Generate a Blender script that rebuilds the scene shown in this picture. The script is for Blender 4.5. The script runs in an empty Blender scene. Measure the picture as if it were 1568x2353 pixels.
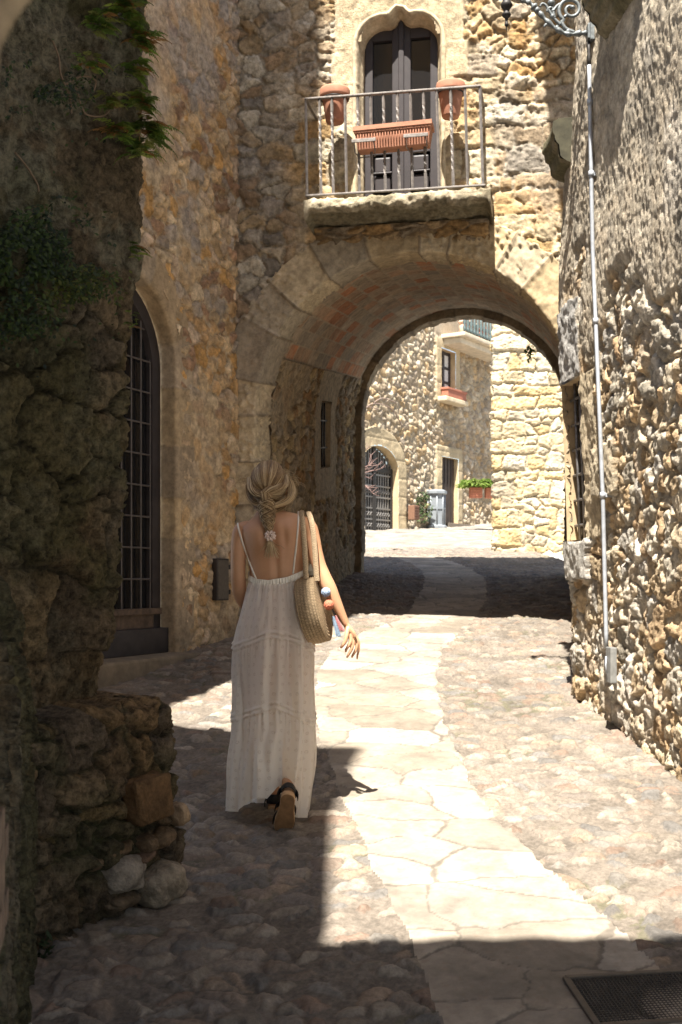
import bpy, bmesh, math, random
import numpy as np
from mathutils import Vector, Matrix

S = bpy.context.scene
C = S.collection
rng = np.random.default_rng(7)
random.seed(7)

# ------------------------------------------------------------------ camera, light
F = 2600.0                      # focal length in photo pixels (picture 1568 x 2353)
CX, HZ, EYE = 784.0, 1330.0, 1.76
cam = bpy.data.cameras.new('camera')
co = bpy.data.objects.new('camera', cam); C.objects.link(co)
co.location = (0, 0, EYE); co.rotation_euler = (math.pi/2, 0, 0)
cam.sensor_fit = 'VERTICAL'; cam.sensor_height = 36.0; cam.sensor_width = 24.0
cam.lens = F/2353*36.0
cam.shift_y = (HZ-1176.5)/2353
cam.clip_start = .05; cam.clip_end = 500
cam.dof.use_dof = True; cam.dof.focus_distance = 5.1; cam.dof.aperture_fstop = 7.1
S.camera = co

SUN = Vector((.25, 1.0, -1.96))            # direction the sunlight travels
w = bpy.data.worlds.new('World'); S.world = w; w.use_nodes = True
nt = w.node_tree
sky = nt.nodes.new('ShaderNodeTexSky'); sky.sky_type = 'NISHITA'; sky.sun_disc = False
sky.sun_elevation = math.atan2(1.96, math.hypot(.25, 1)); sky.sun_rotation = math.atan2(-.25, -1.0)
bg = nt.nodes['Background']; bg.inputs[1].default_value = .075
wbt = nt.nodes.new('ShaderNodeVectorMath'); wbt.operation = 'MULTIPLY'; wbt.inputs[1].default_value = (1.04, .95, .85)
nt.links.new(sky.outputs[0], wbt.inputs[0]); nt.links.new(wbt.outputs[0], bg.inputs[0])
sl = bpy.data.lights.new('sun', 'SUN'); sl.energy = 5.0; sl.angle = math.radians(.5); sl.color = (1, .945, .855)
so = bpy.data.objects.new('sun', sl); C.objects.link(so); so.location = (-2, -8, 20)
so.rotation_euler = SUN.to_track_quat('-Z', 'Y').to_euler()
S.view_settings.view_transform = 'Standard'; S.view_settings.look = 'None'
S.view_settings.exposure = 1.85; S.view_settings.gamma = 1.0
S.cycles.max_bounces = 8; S.cycles.diffuse_bounces = 5
S.cycles.use_denoising = True

# ------------------------------------------------------------------ geometry helpers
def zg(Y):                      # street level (climbs away from the camera)
    Y = np.asarray(Y, float)
    return np.where(Y < 14, .127*Y, 1.778+.078*(Y-14))
def zgf(Y): return float(zg(Y))
def W(px, py, Y): return Vector(((px-CX)*Y/F, Y, EYE+(HZ-py)*Y/F))
def G(px, py):
    Y = F*EYE/(py-1000)
    if Y > 14: Y = -1.074/((HZ-py)/F-.078)
    return Vector(((px-CX)*Y/F, Y, zgf(Y)))

class Frame:                    # a vertical wall: origin (plan), direction e (plan), normal n towards the alley
    def __init__(s, A, e, n):
        s.A = np.array(A, float); s.e = np.array(e, float)/np.hypot(*e); s.n = np.array(n, float)/np.hypot(*n)
    def pt(s, u, z, d=0):
        u = np.asarray(u, float); z = np.asarray(z, float); d = np.asarray(d, float)
        u, z, d = np.broadcast_arrays(u, z, d)
        return np.stack([s.A[0]+s.e[0]*u+s.n[0]*d, s.A[1]+s.e[1]*u+s.n[1]*d, z], -1)
    def px(s, px, py, d=0):     # photo pixel -> (u, z) on the plane offset d
        k = (px-CX)/F
        a = s.A+s.n*d
        # (a0+e0 u) = k (a1+e1 u)
        u = (k*a[1]-a[0])/(s.e[0]-k*s.e[1])
        Y = a[1]+s.e[1]*u
        return u, EYE+(HZ-py)*Y/F
    def V(s, u, z, d=0): return Vector(s.pt(u, z, d))
    def P(s, px, py, d=0):
        u, z = s.px(px, py, d); return Vector(s.pt(u, z, d))

# ------------------------------------------------------------------ noise
def hsh(ix, iy, seed):
    n = (ix.astype(np.int64)*374761393+iy.astype(np.int64)*668265263+seed*1442695041) & 0xffffffff
    n = ((n ^ (n >> 13))*1274126177) & 0xffffffff
    n = ((n ^ (n >> 15))*2246822519) & 0xffffffff
    n = n ^ (n >> 16)
    return (n & 0xffffff)/float(0x1000000)
def vn(x, y, seed=0):
    x, y = np.broadcast_arrays(np.asarray(x, float), np.asarray(y, float))
    ix = np.floor(x).astype(np.int64); iy = np.floor(y).astype(np.int64)
    fx = x-ix; fy = y-iy
    fx = fx*fx*fx*(fx*(fx*6-15)+10); fy = fy*fy*fy*(fy*(fy*6-15)+10)
    a = hsh(ix, iy, seed); b = hsh(ix+1, iy, seed); c = hsh(ix, iy+1, seed); d = hsh(ix+1, iy+1, seed)
    return ((a+(b-a)*fx)*(1-fy)+(c+(d-c)*fx)*fy)*2-1
def fbm(x, y, seed=0, oc=4, gain=.5):
    r = 0; a = 1; t = 0
    for i in range(oc):
        r = r+a*vn(x*2.03**i+17.3*i, y*2.03**i-9.1*i, seed+31*i); t += a; a *= gain
    return r/t*1.6
def sst(a, b, x):
    t = np.clip((x-a)/(b-a), 0, 1); return t*t*(3-2*t)
def mixc(a, b, t):
    a = np.asarray(a, float); b = np.asarray(b, float)
    return a+(b-a)*np.asarray(t)[..., None]

def voro(u, v, su, sv, seed, jit=.85):
    """jittered cells; returns edge distance (metres) and three random numbers per cell, offset from the seed"""
    x = u/su; y = v/sv
    ix = np.floor(x).astype(np.int64); iy = np.floor(y).astype(np.int64)
    best = np.full(x.shape, 1e9); bx = np.zeros_like(x); by = np.zeros_like(x)
    ci = np.zeros_like(ix); cj = np.zeros_like(iy)
    for j in (-1, 0, 1):
        for i in (-1, 0, 1):
            a = ix+i; b = iy+j
            sx = a+.5+jit*(hsh(a, b, seed)-.5); sy = b+.5+jit*(hsh(a, b, seed+1)-.5)
            d = ((x-sx)*su)**2+((y-sy)*sv)**2*(su/sv)**1.0
            m = d < best
            best = np.where(m, d, best); bx = np.where(m, sx, bx); by = np.where(m, sy, by)
            ci = np.where(m, a, ci); cj = np.where(m, b, cj)
    k = (su/sv)**.5
    e = np.full(x.shape, 1e9)
    for j in (-2, -1, 0, 1, 2):
        for i in (-2, -1, 0, 1, 2):
            a = ci+i; b = cj+j
            if i == 0 and j == 0: continue
            sx = a+.5+jit*(hsh(a, b, seed)-.5); sy = b+.5+jit*(hsh(a, b, seed+1)-.5)
            dx = (sx-bx)*su; dy = (sy-by)*sv*k
            L = np.sqrt(dx*dx+dy*dy)+1e-9
            mx = (x-(sx+bx)/2)*su; my = (y-(sy+by)/2)*sv*k
            e = np.minimum(e, -(mx*dx+my*dy)/L)
    return np.maximum(e, 0), hsh(ci, cj, seed+2), hsh(ci, cj, seed+3), hsh(ci, cj, seed+4), (x-bx)*su, (y-by)*sv

def coursed(u, v, wid, hei, seed, v0=-2, n=400):
    """rows of stones of uneven height and length"""
    r = np.random.default_rng(seed)
    hs = hei*(.6+.8*r.random(n)); edges = v0+np.concatenate([[0], np.cumsum(hs)])
    row = np.clip(np.searchsorted(edges, v, side='right')-1, 0, n-1)
    ww = wid*(.7+.6*r.random(n)); off = r.random(n)*50
    x = u/ww[row]+off[row]
    ix = np.floor(x).astype(np.int64)
    def brk(i): return i+.8*(hsh(i, row, seed+5)-.5)
    left = brk(ix); ix2 = np.where(x < left, ix-1, np.where(x >= brk(ix+1), ix+1, ix))
    lo = brk(ix2); hi = brk(ix2+1)
    du = np.minimum(x-lo, hi-x)*ww[row]
    dv = np.minimum(v-edges[row], edges[row+1]-v)
    rr = .016
    e = np.where((du < rr) & (dv < rr), rr-np.hypot(rr-du, rr-dv), np.minimum(du, dv))
    cu = (x-(lo+hi)/2)*ww[row]; cv = v-(edges[row]+edges[row+1])/2
    return np.maximum(e, 0), hsh(ix2, row, seed+2), hsh(ix2, row, seed+3), hsh(ix2, row, seed+4), cu, cv

def pick(pal, r):
    pal = np.asarray(pal, float)
    return pal[np.clip((r*len(pal)).astype(int), 0, len(pal)-1)]

def rough(u, v, seed, oc=5):
    """crusty, pitted weathering: ridged noise, 0 mean"""
    r = 0; a = 1.0; t = 0
    for i in range(oc):
        r = r+a*(.5-np.abs(vn(u*2.1**i+7.7*i, v*2.1**i-3.3*i, seed+53*i))); t += a; a *= .6
    return r/t*2
def stones(u, v, cell, pal, mortar, joint=.015, rnd=.03, amp=.03, warp=.25, ws=.15, det=.004, dsc=.03, seed=1, tilt=.15,
           rec=0.0, pit=0.0, chink=0.0, crust=0.0, aniso=1.0):
    """height (m) and albedo of a stone wall. cell(u,v) gives edge distance + randoms"""
    wu = u+warp*ws*fbm(u/ws, v/ws, seed+11, 2)+.22*warp*ws*fbm(u/ws*5, v/ws*5, seed+15, 3)
    wv = v+warp*ws*fbm(u/ws, v/ws, seed+12, 2)+.22*warp*ws*fbm(u/ws*5, v/ws*5, seed+16, 3)
    e, r1, r2, r3, cu, cv = cell(wu, wv)
    jn = joint*(1+.8*vn(u/ws, v/ws, seed+13)+.3*vn(u/ws*6, v/ws*6, seed+14))
    t = np.clip((e-jn)/(rnd*(.6+.8*r3)), 0, 1)
    prof = np.maximum(0, 1-(1-t)**2.2)
    m = sst(.6, 1.05, e/np.maximum(jn, 1e-4))
    n1 = fbm(u/dsc, v/dsc*aniso, seed+20, 4, .62)
    n2 = fbm(u/(dsc*4), v/(dsc*4)*aniso, seed+21, 3)
    h = prof*(amp*(.3+.7*r2)+tilt*(cu*(r3-.5)+cv*(r1-.5))*2)+(det*n1+1.8*det*n2)*(.45+.55*m)-rec*(1-m)
    col = pick(pal, r1)*(.78+.44*r3)[..., None]
    col = col*(1+.20*n2+.14*n1)[..., None]
    mo = np.asarray(mortar)*(1+.2*n1+.15*n2)[..., None]
    if chink:                       # small stones packed into the wide joints
        e2, q1, q2, q3, c2, d2 = voro(wu, wv, chink, chink*.8, seed+60, .95)
        t2 = np.clip((e2-.003)/.012, 0, 1); m2 = sst(.002, .006, e2)*(1-m)*(q2 > .35)
        h = h+m2*(1-(1-t2)**2)*(.008+.6*rec*q3)
        mo = mixc(mo, pick(pal, q1)*(.75+.4*q3)[..., None], m2)
    if crust:
        c = rough(u/.045, v/.045*aniso, seed+70); h = h+crust*c*(.5+.5*m); k = (1+.22*c)[..., None]; col = col*k
    if pit:
        pe = np.maximum(0, fbm(u/.022+3, v/.016, seed+40, 2)-.5)*sst(-.2, .4, fbm(u/.3, v/.3, seed+41, 2)+r2-.4)
        h = h-pit*np.minimum(pe*2.2, 1)*m
    return h, mixc(mo, col, m), m, (r1, r2, r3)

# ------------------------------------------------------------------ meshes
def link(name, me, mat=None, parent=None):
    o = bpy.data.objects.new(name, me); C.objects.link(o)
    if mat:
        for mm in (mat if isinstance(mat, (list, tuple)) else [mat]): me.materials.append(mm)
    if parent:
        o.parent = parent; p = Vector((0, 0, 0)); q = parent
        while q: p += q.location; q = q.parent
        o.location = -p
    return o

def npmesh(name, V, Q, col=None, smooth=True, uv=None):
    me = bpy.data.meshes.new(name)
    V = np.ascontiguousarray(V, dtype=np.float32).reshape(-1, 3); Q = np.ascontiguousarray(Q, dtype=np.int32)
    k = Q.shape[1]
    me.vertices.add(len(V)); me.vertices.foreach_set('co', V.ravel())
    me.loops.add(Q.size); me.loops.foreach_set('vertex_index', Q.ravel())
    me.polygons.add(len(Q)); me.polygons.foreach_set('loop_start', np.arange(0, Q.size, k, dtype=np.int32))
    me.polygons.foreach_set('loop_total', np.full(len(Q), k, dtype=np.int32))
    me.polygons.foreach_set('use_smooth', np.full(len(Q), smooth))
    me.update(calc_edges=True)
    if col is not None:
        a = me.attributes.new('Col', 'FLOAT_COLOR', 'POINT')
        c = np.ones((len(V), 4), np.float32); c[:, :3] = np.clip(np.asarray(col).reshape(-1, 3), 0, 1)
        a.data.foreach_set('color', c.ravel())
    if uv is not None:
        a = me.attributes.new('UVP', 'FLOAT_VECTOR', 'POINT')
        c = np.zeros((len(V), 3), np.float32); c[:, :2] = np.asarray(uv).reshape(-1, 2)
        a.data.foreach_set('vector', c.ravel())
    me.validate()
    return me

def gridq(nv, nu, flip=False, keep=None, wrap=False):
    idx = np.arange(nv*nu).reshape(nv, nu)
    if wrap: idx = np.concatenate([idx, idx[:, :1]], 1)
    q = np.stack([idx[:-1, :-1], idx[:-1, 1:], idx[1:, 1:], idx[1:, :-1]], -1)
    if flip: q = q[..., ::-1]
    if keep is not None: return q[keep]
    return q.reshape(-1, 4)

def grid(name, P, H=None, N=None, col=None, mat=None, parent=None, keep=None, flip=False, uv=None):
    """P[nv,nu,3] displaced by H along N (computed when missing); unused vertices dropped"""
    if N is None:
        du = np.gradient(P, axis=1); dv = np.gradient(P, axis=0)
        N = np.cross(du, dv); N /= np.linalg.norm(N, axis=-1, keepdims=True)+1e-12
        if flip: N = -N
    if H is not None: P = P+N*H[..., None]
    q = gridq(P.shape[0], P.shape[1], flip, keep)
    used = np.unique(q); mp = np.zeros(P.shape[0]*P.shape[1], np.int32); mp[used] = np.arange(len(used))
    V = P.reshape(-1, 3)[used]
    c = None if col is None else np.broadcast_to(np.asarray(col, float), P.shape).reshape(-1, 3)[used]
    u = None if uv is None else np.asarray(uv).reshape(-1, 2)[used]
    return link(name, npmesh(name, V, mp[q], c, True, u), mat, parent)

def fkeep(mask):                # keep faces whose four corners are all kept
    return mask[:-1, :-1] & mask[1:, :-1] & mask[:-1, 1:] & mask[1:, 1:]

class MB:                       # small polygon collector
    def __init__(s): s.v = []; s.f = []; s.sm = []
    def add(s, vs, fs, smooth=False):
        b = len(s.v); s.v += [tuple(x) for x in vs]; s.f += [tuple(b+i for i in f) for f in fs]; s.sm += [smooth]*len(fs)
    def box(s, o, ax, ay, az, bev=0.0):        # corner-centred box: centre o, half-axis vectors
        o, ax, ay, az = Vector(o), Vector(ax), Vector(ay), Vector(az)
        if bev <= 0:
            vs = [o+ax*i+ay*j+az*k for k in (-1, 1) for j in (-1, 1) for i in (-1, 1)]
            fs = [(0, 2, 3, 1), (4, 5, 7, 6), (0, 1, 5, 4), (2, 6, 7, 3), (0, 4, 6, 2), (1, 3, 7, 5)]
            s.add(vs, fs); return
        bm = bmesh.new()
        vv = [bm.verts.new(o+ax*i+ay*j+az*k) for k in (-1, 1) for j in (-1, 1) for i in (-1, 1)]
        for f in [(0, 2, 3, 1), (4, 5, 7, 6), (0, 1, 5, 4), (2, 6, 7, 3), (0, 4, 6, 2), (1, 3, 7, 5)]: bm.faces.new([vv[i] for i in f])
        bmesh.ops.bevel(bm, geom=bm.edges[:], offset=bev, segments=2, affect='EDGES', profile=.6)
        bm.verts.index_update()
        s.add([v.co for v in bm.verts], [[v.index for v in f.verts] for f in bm.faces]); bm.free()
    def tube(s, pts, r, n=8, cap=True, sx=1.0, up=None, smooth=True):
        pts = [Vector(p) for p in pts]; k = len(pts)
        rs = r if isinstance(r, (list, tuple)) else [r]*k
        up = Vector(up) if up else None
        vs = []; pr = None
        for i, p in enumerate(pts):
            t = (pts[min(i+1, k-1)]-pts[max(i-1, 0)]).normalized()
            if pr is None:
                a = up or (Vector((0, 0, 1)) if abs(t.z) < .9 else Vector((1, 0, 0)))
                pr = (a-t*a.dot(t)).normalized()
            else:
                pr = (pr-t*pr.dot(t)).normalized()
            b = t.cross(pr)
            for j in range(n):
                a = 2*math.pi*j/n
                vs.append(p+(pr*math.cos(a)+b*math.sin(a)*sx)*rs[i])
        fs = [(i*n+j, i*n+(j+1) % n, (i+1)*n+(j+1) % n, (i+1)*n+j) for i in range(k-1) for j in range(n)]
        if cap: fs += [tuple(range(n-1, -1, -1)), tuple((k-1)*n+j for j in range(n))]
        s.add(vs, fs, smooth)
    def lathe(s, o, prof, n=20, smooth=True, ax=None):   # prof: (radius, height) from bottom
        o = Vector(o); vs = []
        X, Y, Z = (Vector((1, 0, 0)), Vector((0, 1, 0)), Vector((0, 0, 1))) if ax is None else ax
        for r, h in prof:
            for j in range(n):
                a = 2*math.pi*j/n; vs.append(o+X*(r*math.cos(a))+Y*(r*math.sin(a))+Z*h)
        k = len(prof)
        fs = [(i*n+j, i*n+(j+1) % n, (i+1)*n+(j+1) % n, (i+1)*n+j) for i in range(k-1) for j in range(n)]
        fs += [tuple(range(n-1, -1, -1)), tuple((k-1)*n+j for j in range(n))]
        s.add(vs, fs, smooth)
    def prism(s, poly, d):      # polygon (list of 3D points) extruded by vector d
        n = len(poly); d = Vector(d); poly = [Vector(p) for p in poly]
        vs = poly+[p+d for p in poly]
        fs = [tuple(range(n)), tuple(range(2*n-1, n-1, -1))]+[((i+1) % n, i, n+i, n+(i+1) % n) for i in range(n)]
        s.add(vs, fs)
    def quad(s, a, b, c, d): s.add([a, b, c, d], [(0, 1, 2, 3)])
    def build(s, name, mat=None, parent=None):
        me = bpy.data.meshes.new(name); me.from_pydata(s.v, [], s.f); me.update()
        me.polygons.foreach_set('use_smooth', s.sm)
        bm = bmesh.new(); bm.from_mesh(me); bmesh.ops.recalc_face_normals(bm, faces=bm.faces); bm.to_mesh(me); bm.free()
        return link(name, me, mat, parent)

def tag(o, label=None, cat=None, group=None, kind=None):
    if label: o['label'] = label
    if cat: o['category'] = cat
    if group: o['group'] = group
    if kind: o['kind'] = kind
    return o
def thing(name, label, cat, loc=(0, 0, 0), group=None):
    o = bpy.data.objects.new(name, None); C.objects.link(o); o.location = Vector(loc); o.empty_display_size = .1
    return tag(o, label, cat, group)

# ------------------------------------------------------------------ materials
def newmat(name):
    m = bpy.data.materials.new(name); m.use_nodes = True
    return m, m.node_tree, m.node_tree.nodes['Principled BSDF']
def nd(t, ty, **kw):
    n = t.nodes.new(ty)
    for k, v in kw.items():
        if k in n.inputs: n.inputs[k].default_value = v
        else: setattr(n, k, v)
    return n
def stonemat(name, rough=.92, nscale=16, nvar=.36, bump=1.0, bscale=75, bdist=.012, spec=.2, alb=.76):
    """albedo from the mesh's own stone colours, broken up by fine grain; grain bump"""
    m, t, b = newmat(name); L = t.links.new
    at = nd(t, 'ShaderNodeAttribute', attribute_name='Col')
    tc = nd(t, 'ShaderNodeTexCoord')
    n1 = nd(t, 'ShaderNodeTexNoise', Scale=nscale, Detail=12.0, Roughness=.78); L(tc.outputs['Object'], n1.inputs['Vector'])
    mr = nd(t, 'ShaderNodeMapRange'); mr.inputs[1].default_value = .395; mr.inputs[2].default_value = .605
    mr.inputs[3].default_value = alb*(1-nvar); mr.inputs[4].default_value = alb*(1+nvar); L(n1.outputs[0], mr.inputs[0])
    mx = nd(t, 'ShaderNodeVectorMath', operation='SCALE'); L(at.outputs['Color'], mx.inputs[0]); L(mr.outputs[0], mx.inputs['Scale'])
    L(mx.outputs[0], b.inputs['Base Color'])
    b.inputs['Roughness'].default_value = rough; b.inputs['Specular IOR Level'].default_value = spec
    n2 = nd(t, 'ShaderNodeTexNoise', Scale=bscale, Detail=8.0, Roughness=.7); L(tc.outputs['Object'], n2.inputs['Vector'])
    bp = nd(t, 'ShaderNodeBump', Strength=bump, Distance=bdist); L(n2.outputs[0], bp.inputs['Height']); L(bp.outputs[0], b.inputs['Normal'])
    return m
def plain(name, col, rough=.6, metal=0.0, nvar=.15, nscale=30, bump=.15, bscale=80, spec=.4, col2=None):
    m, t, b = newmat(name); L = t.links.new
    tc = nd(t, 'ShaderNodeTexCoord')
    n1 = nd(t, 'ShaderNodeTexNoise', Scale=nscale, Detail=5.0, Roughness=.6); L(tc.outputs['Object'], n1.inputs['Vector'])
    cr = nd(t, 'ShaderNodeValToRGB'); c = np.array(col)
    lo = np.array(col2) if col2 is not None else c*(1-nvar); hi = c*(1+nvar) if col2 is None else c
    cr.color_ramp.elements[0].position = .35; cr.color_ramp.elements[1].position = .65
    cr.color_ramp.elements[0].color = (*lo, 1); cr.color_ramp.elements[1].color = (*np.clip(hi, 0, 1), 1)
    L(n1.outputs[0], cr.inputs[0]); L(cr.outputs[0], b.inputs['Base Color'])
    b.inputs['Roughness'].default_value = rough; b.inputs['Metallic'].default_value = metal; b.inputs['Specular IOR Level'].default_value = spec
    if bump:
        n2 = nd(t, 'ShaderNodeTexNoise', Scale=bscale, Detail=5.0); L(tc.outputs['Object'], n2.inputs['Vector'])
        bp = nd(t, 'ShaderNodeBump', Strength=bump, Distance=.003); L(n2.outputs[0], bp.inputs['Height']); L(bp.outputs[0], b.inputs['Normal'])
    return m

M_stone = stonemat('stone')
M_moss = stonemat('mossy_stone', nscale=28, nvar=.62, bump=1.0, bscale=90, bdist=.016)
M_fine = stonemat('dressed_stone', nscale=14, nvar=.26, bump=.35, bscale=120, bdist=.004)
M_slab = stonemat('flagstone', nscale=30, nvar=.09, bump=.35, bscale=120, bdist=.004, rough=.75, spec=.3)
M_ground = stonemat('paving', nscale=60, nvar=.22, bump=.7, bscale=150, bdist=.004, rough=.8, spec=.3)
M_far = stonemat('far_stone', nscale=20, nvar=.2, bump=.4, bscale=30, bdist=.02)
M_iron = plain('wrought_iron', (.19, .18, .175), .55, .6, .3, 40, .3)
M_rail = plain('weathered_rail_iron', (.20, .18, .165), .6, .35, .3, 25, .3)
M_darkiron = plain('dark_iron', (.035, .032, .03), .55, .4, .3, 40, .2)
M_lampiron = plain('grey_painted_iron', (.14, .155, .16), .5, .3, .25, 60, .3)
M_woodd = plain('dark_brown_wood', (.030, .023, .022), .55, 0, .3, 8, .2)
M_doorp = plain('grey_brown_paint', (.030, .024, .025), .5, 0, .15, 12, .15)
M_woodold = plain('worn_wood', (.10, .065, .042), .75, 0, .4, 14, .4)
M_terra = plain('terracotta', (.37, .17, .105), .8, 0, .14, 14, .2)
M_terrad = plain('dusty_terracotta', (.46, .19, .115), .85, 0, .2, 14, .2)
M_pipe = plain('grey_zinc_pipe', (.36, .38, .41), .5, .25, .12, 25, .1)
M_binm = plain('grey_bin_paint', (.215, .235, .255), .5, .1, .08, 12, .1)
M_greenrail = plain('green_grey_paint', (.10, .135, .135), .5, .2, .15, 20, .1)
m, t, b = newmat('dark_glass'); b.inputs['Base Color'].default_value = (.012, .012, .013, 1); b.inputs['Roughness'].default_value = .08
M_glass = m
# ================================================================== ground
GOLD = [(.50, .38, .23), (.56, .45, .29), (.46, .31, .15), (.58, .50, .36), (.52, .42, .28), (.43, .36, .27), (.50, .34, .17), (.60, .52, .39)]
GREYG = [(.36, .31, .24), (.44, .37, .27), (.30, .26, .21), (.40, .30, .18), (.47, .42, .33), (.34, .24, .15)]
COB = [(.225, .20, .175), (.20, .18, .165), (.24, .215, .185), (.26, .235, .20), (.22, .18, .15), (.145, .145, .145), (.25, .20, .155), (.29, .265, .23), (.21, .155, .125), (.19, .185, .175), (.23, .205, .175)]

L_px = [(1025, 2353), (985, 2280), (925, 2150), (850, 1980), (790, 1850), (745, 1740), (722, 1650), (726, 1560), (760, 1500), (840, 1452), (915, 1425), (945, 1400), (978, 1345), (970, 1312), (940, 1292), (900, 1280)]
R_px = [(1720, 2400), (1530, 2240), (1420, 2140), (1250, 1990), (1110, 1850), (1045, 1730), (1013, 1650), (998, 1580), (1012, 1500), (1055, 1450), (1095, 1420), (1120, 1370), (1115, 1330), (1080, 1305), (1040, 1292), (1000, 1281)]
Lg = np.array([G(*p)[:2] for p in L_px]); Rg = np.array([G(*p)[:2] for p in R_px])

Ys = [2.5]
while Ys[-1] < 21: Ys.append(Ys[-1]*1.0027)
Ys = np.array(Ys); Xs = np.concatenate([np.arange(-2.5, -1.3, .03), np.arange(-1.3, 1.9, .0085), np.arange(1.9, 3.4, .02)])
U, V = np.meshgrid(Xs, Ys)
lx = np.interp(V, Lg[:, 1], Lg[:, 0]); rx = np.interp(V, Rg[:, 1], Rg[:, 0])
edge = .022*fbm(U*2.2, V*3.5, 3, 4)
strip = (U > lx+edge) & (U < rx+edge*1.3) & (V < 18.6)
# cobbles
hc, cc, mc, rr = stones(U, V, lambda a, b: voro(a, b, .135, .070, 5, .95), COB, (.18, .16, .135), joint=.016, rnd=.022, amp=.021, warp=.22, ws=.14, det=.0012, dsc=.02, seed=3, tilt=.05)
big = rr[1] > .22                                    # some cells are only gravel
gm = (.165+.05*fbm(U*60, V*60, 8, 3)+.05*fbm(U*7, V*7, 9, 3))
grav = np.stack([gm, gm*.9, gm*.79], -1)
hg = .004*fbm(U*90, V*90, 12, 3)
hc = np.where(big, hc, hg); cc = np.where(big[..., None], cc, grav)
cc = mixc(grav, cc, np.where(big, mc, 0))
cc = mixc(cc, np.array((.205, .183, .158)), np.full(U.shape, .16))*(1+.12*fbm(U*1.1, V*1.1, 77, 3))[..., None]
cc = cc*np.array((1.12, 1.05, .97))
# dirt and moss specks in the joints
ms = sst(.35, .7, fbm(U*3, V*3, 41, 3))*(1-mc)*.5
cc = mixc(cc, (.12, .12, .06), ms)
# flagstones
PAV = [(.315, .268, .212), (.35, .302, .245), (.285, .24, .188), (.325, .274, .212), (.37, .325, .268)]
hp, cp, mp, r2 = stones(U, V, lambda a, b: voro(a, b, .50, .27, 21, .85), PAV, (.19, .163, .132), joint=.010, rnd=.012, amp=.006, warp=.16, ws=.3, det=.0006, dsc=.05, seed=23, tilt=.006)
hp = hp+.004
spk = sst(.86, .98, fbm(U*55, V*55, 66, 2)); cp = mixc(cp, (.28, .2, .14), spk*.35*mp)
cp *= (1+.06*fbm(U*3, V*3, 68, 3))[..., None]
base = np.stack([U, V, zg(V)+.012*fbm(U*.9, V*.9, 4, 2)], -1)
up = np.zeros_like(base); up[..., 2] = 1
sf = strip[:-1, :-1]
dl = np.minimum(U-lx-edge, rx+edge*1.3-U); tt = sst(-.012, .012, np.where(V < 18.6, dl, -1)); HH = hc*(1-tt)+hp*tt
o = grid('cobbled_street', base, HH, up, cc, M_ground, None, ~sf); tag(o, 'cobbled street of river stones set in gravel', 'street', kind='structure')
o = grid('paving_strip', base, HH, up, cp, M_slab, None, sf); tag(o, 'curving strip of pale flagstones down the street', 'paving', kind='structure')
# far square and surrounding land
Y2 = np.concatenate([np.linspace(20.5, 48, 160), np.linspace(50, 400, 20)]); X2 = np.concatenate([np.linspace(-200, -9, 12), np.linspace(-8, 14, 150), np.linspace(15, 200, 12)])
U2, V2 = np.meshgrid(X2, Y2)
h2_, c2, _, _ = stones(U2, V2, lambda a, b: voro(a, b, .5, .4, 31, .9), [(.30, .27, .232), (.33, .295, .252), (.27, .24, .205)], (.25, .222, .19), joint=.02, rnd=.06, amp=.01, warp=.3, ws=.3, det=.002, seed=33)
g2 = zg(V2)-.004; g2 = np.where(V2 > 40, zg(40.)+.0*V2, g2)
o = grid('square', np.stack([U2, V2, g2], -1), h2_, None, c2, M_far); tag(o, 'pale paved square beyond the arch', 'square', kind='structure')
Y3 = np.concatenate([np.linspace(-60, 2.4, 12), np.linspace(2.6, 20, 20), [40, 400]]); X3 = np.array([-200, -40, -10, -4, 0, 4, 10, 40, 200.])
U3, V3 = np.meshgrid(X3, Y3)
o = grid('ground', np.stack([U3, V3, np.minimum(zg(V3), zg(40.))-.06], -1), None, None, np.full(U3.shape+(3,), .5), M_ground); tag(o, kind='structure')  # unseen ground behind the camera kept pale to bounce light forward

# ================================================================== frames
FF = Frame((-.91, 10.0), (2.75, -.55), (-.196, -.98))          # arch facade
FD = Frame((-.91, 10.0), (-.42, -.9075), (.9075, -.42))        # house with the lattice door, left
FR = Frame((1.57, 7.76), (.091, -.996), (-.996, -.091))        # rough house, right
FH = Frame((.2, 29.0), (.539, .842), (.842, -.539))            # far house on the square

# ================================================================== arch house
arch_house = thing('arch_house', 'stone house bridging the street on a wide round arch with an iron balcony', 'house', FF.V(1.5, zgf(9.7)))
sc, _ = FF.px(945, 960); R0 = 1.36
zs = EYE+(HZ-950)*9.72/F                      # springing height
sw, _ = FF.px(917, 100)
zsl = FF.px(911, 470)[1]+.03                  # floor of the balcony window
wl = FF.px(832, 200)[0]; wr = FF.px(1003, 200)[0]; whw = (wr-wl)/2; sw = (wl+wr)/2
zsp = FF.px(sw*0+832, 112)[1]                 # window springing
def ogee(n=40):
    """outline of the window head, left to right, as (s, z): round shoulders and a small ogee point"""
    pts = []
    for t in np.linspace(-1, 1, n*2+1):
        a = abs(t)
        z = (1-max(0, (a-.10)/.90)**2.9)**.45*.215
        z += .062*math.exp(-(a/.10)**1.3)-.012*math.exp(-((a-.30)/.14)**2)
        pts.append((sw+t*whw, zsp+z))
    return pts
OG = ogee()
ogx = np.array([p[0] for p in OG]); ogz = np.array([p[1] for p in OG])
su_ = np.arange(-.12, 3.9, .0115); zv_ = np.arange(.95, 8.75, .0115)
U, V = np.meshgrid(su_, zv_)
left = sst(.62, .30, U+.1*fbm(U*2, V*2, 4, 2))             # rubble on the left, coursed blocks on the right
hR, cR, mR, _ = stones(U, V, lambda a, b: voro(a, b, .21, .13, 51, .8), GREYG, (.34, .29, .22), joint=.012, rnd=.022, amp=.024, warp=.22, ws=.14, det=.004, dsc=.035, seed=52, tilt=.1, rec=.012, chink=.05, crust=.006)
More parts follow.
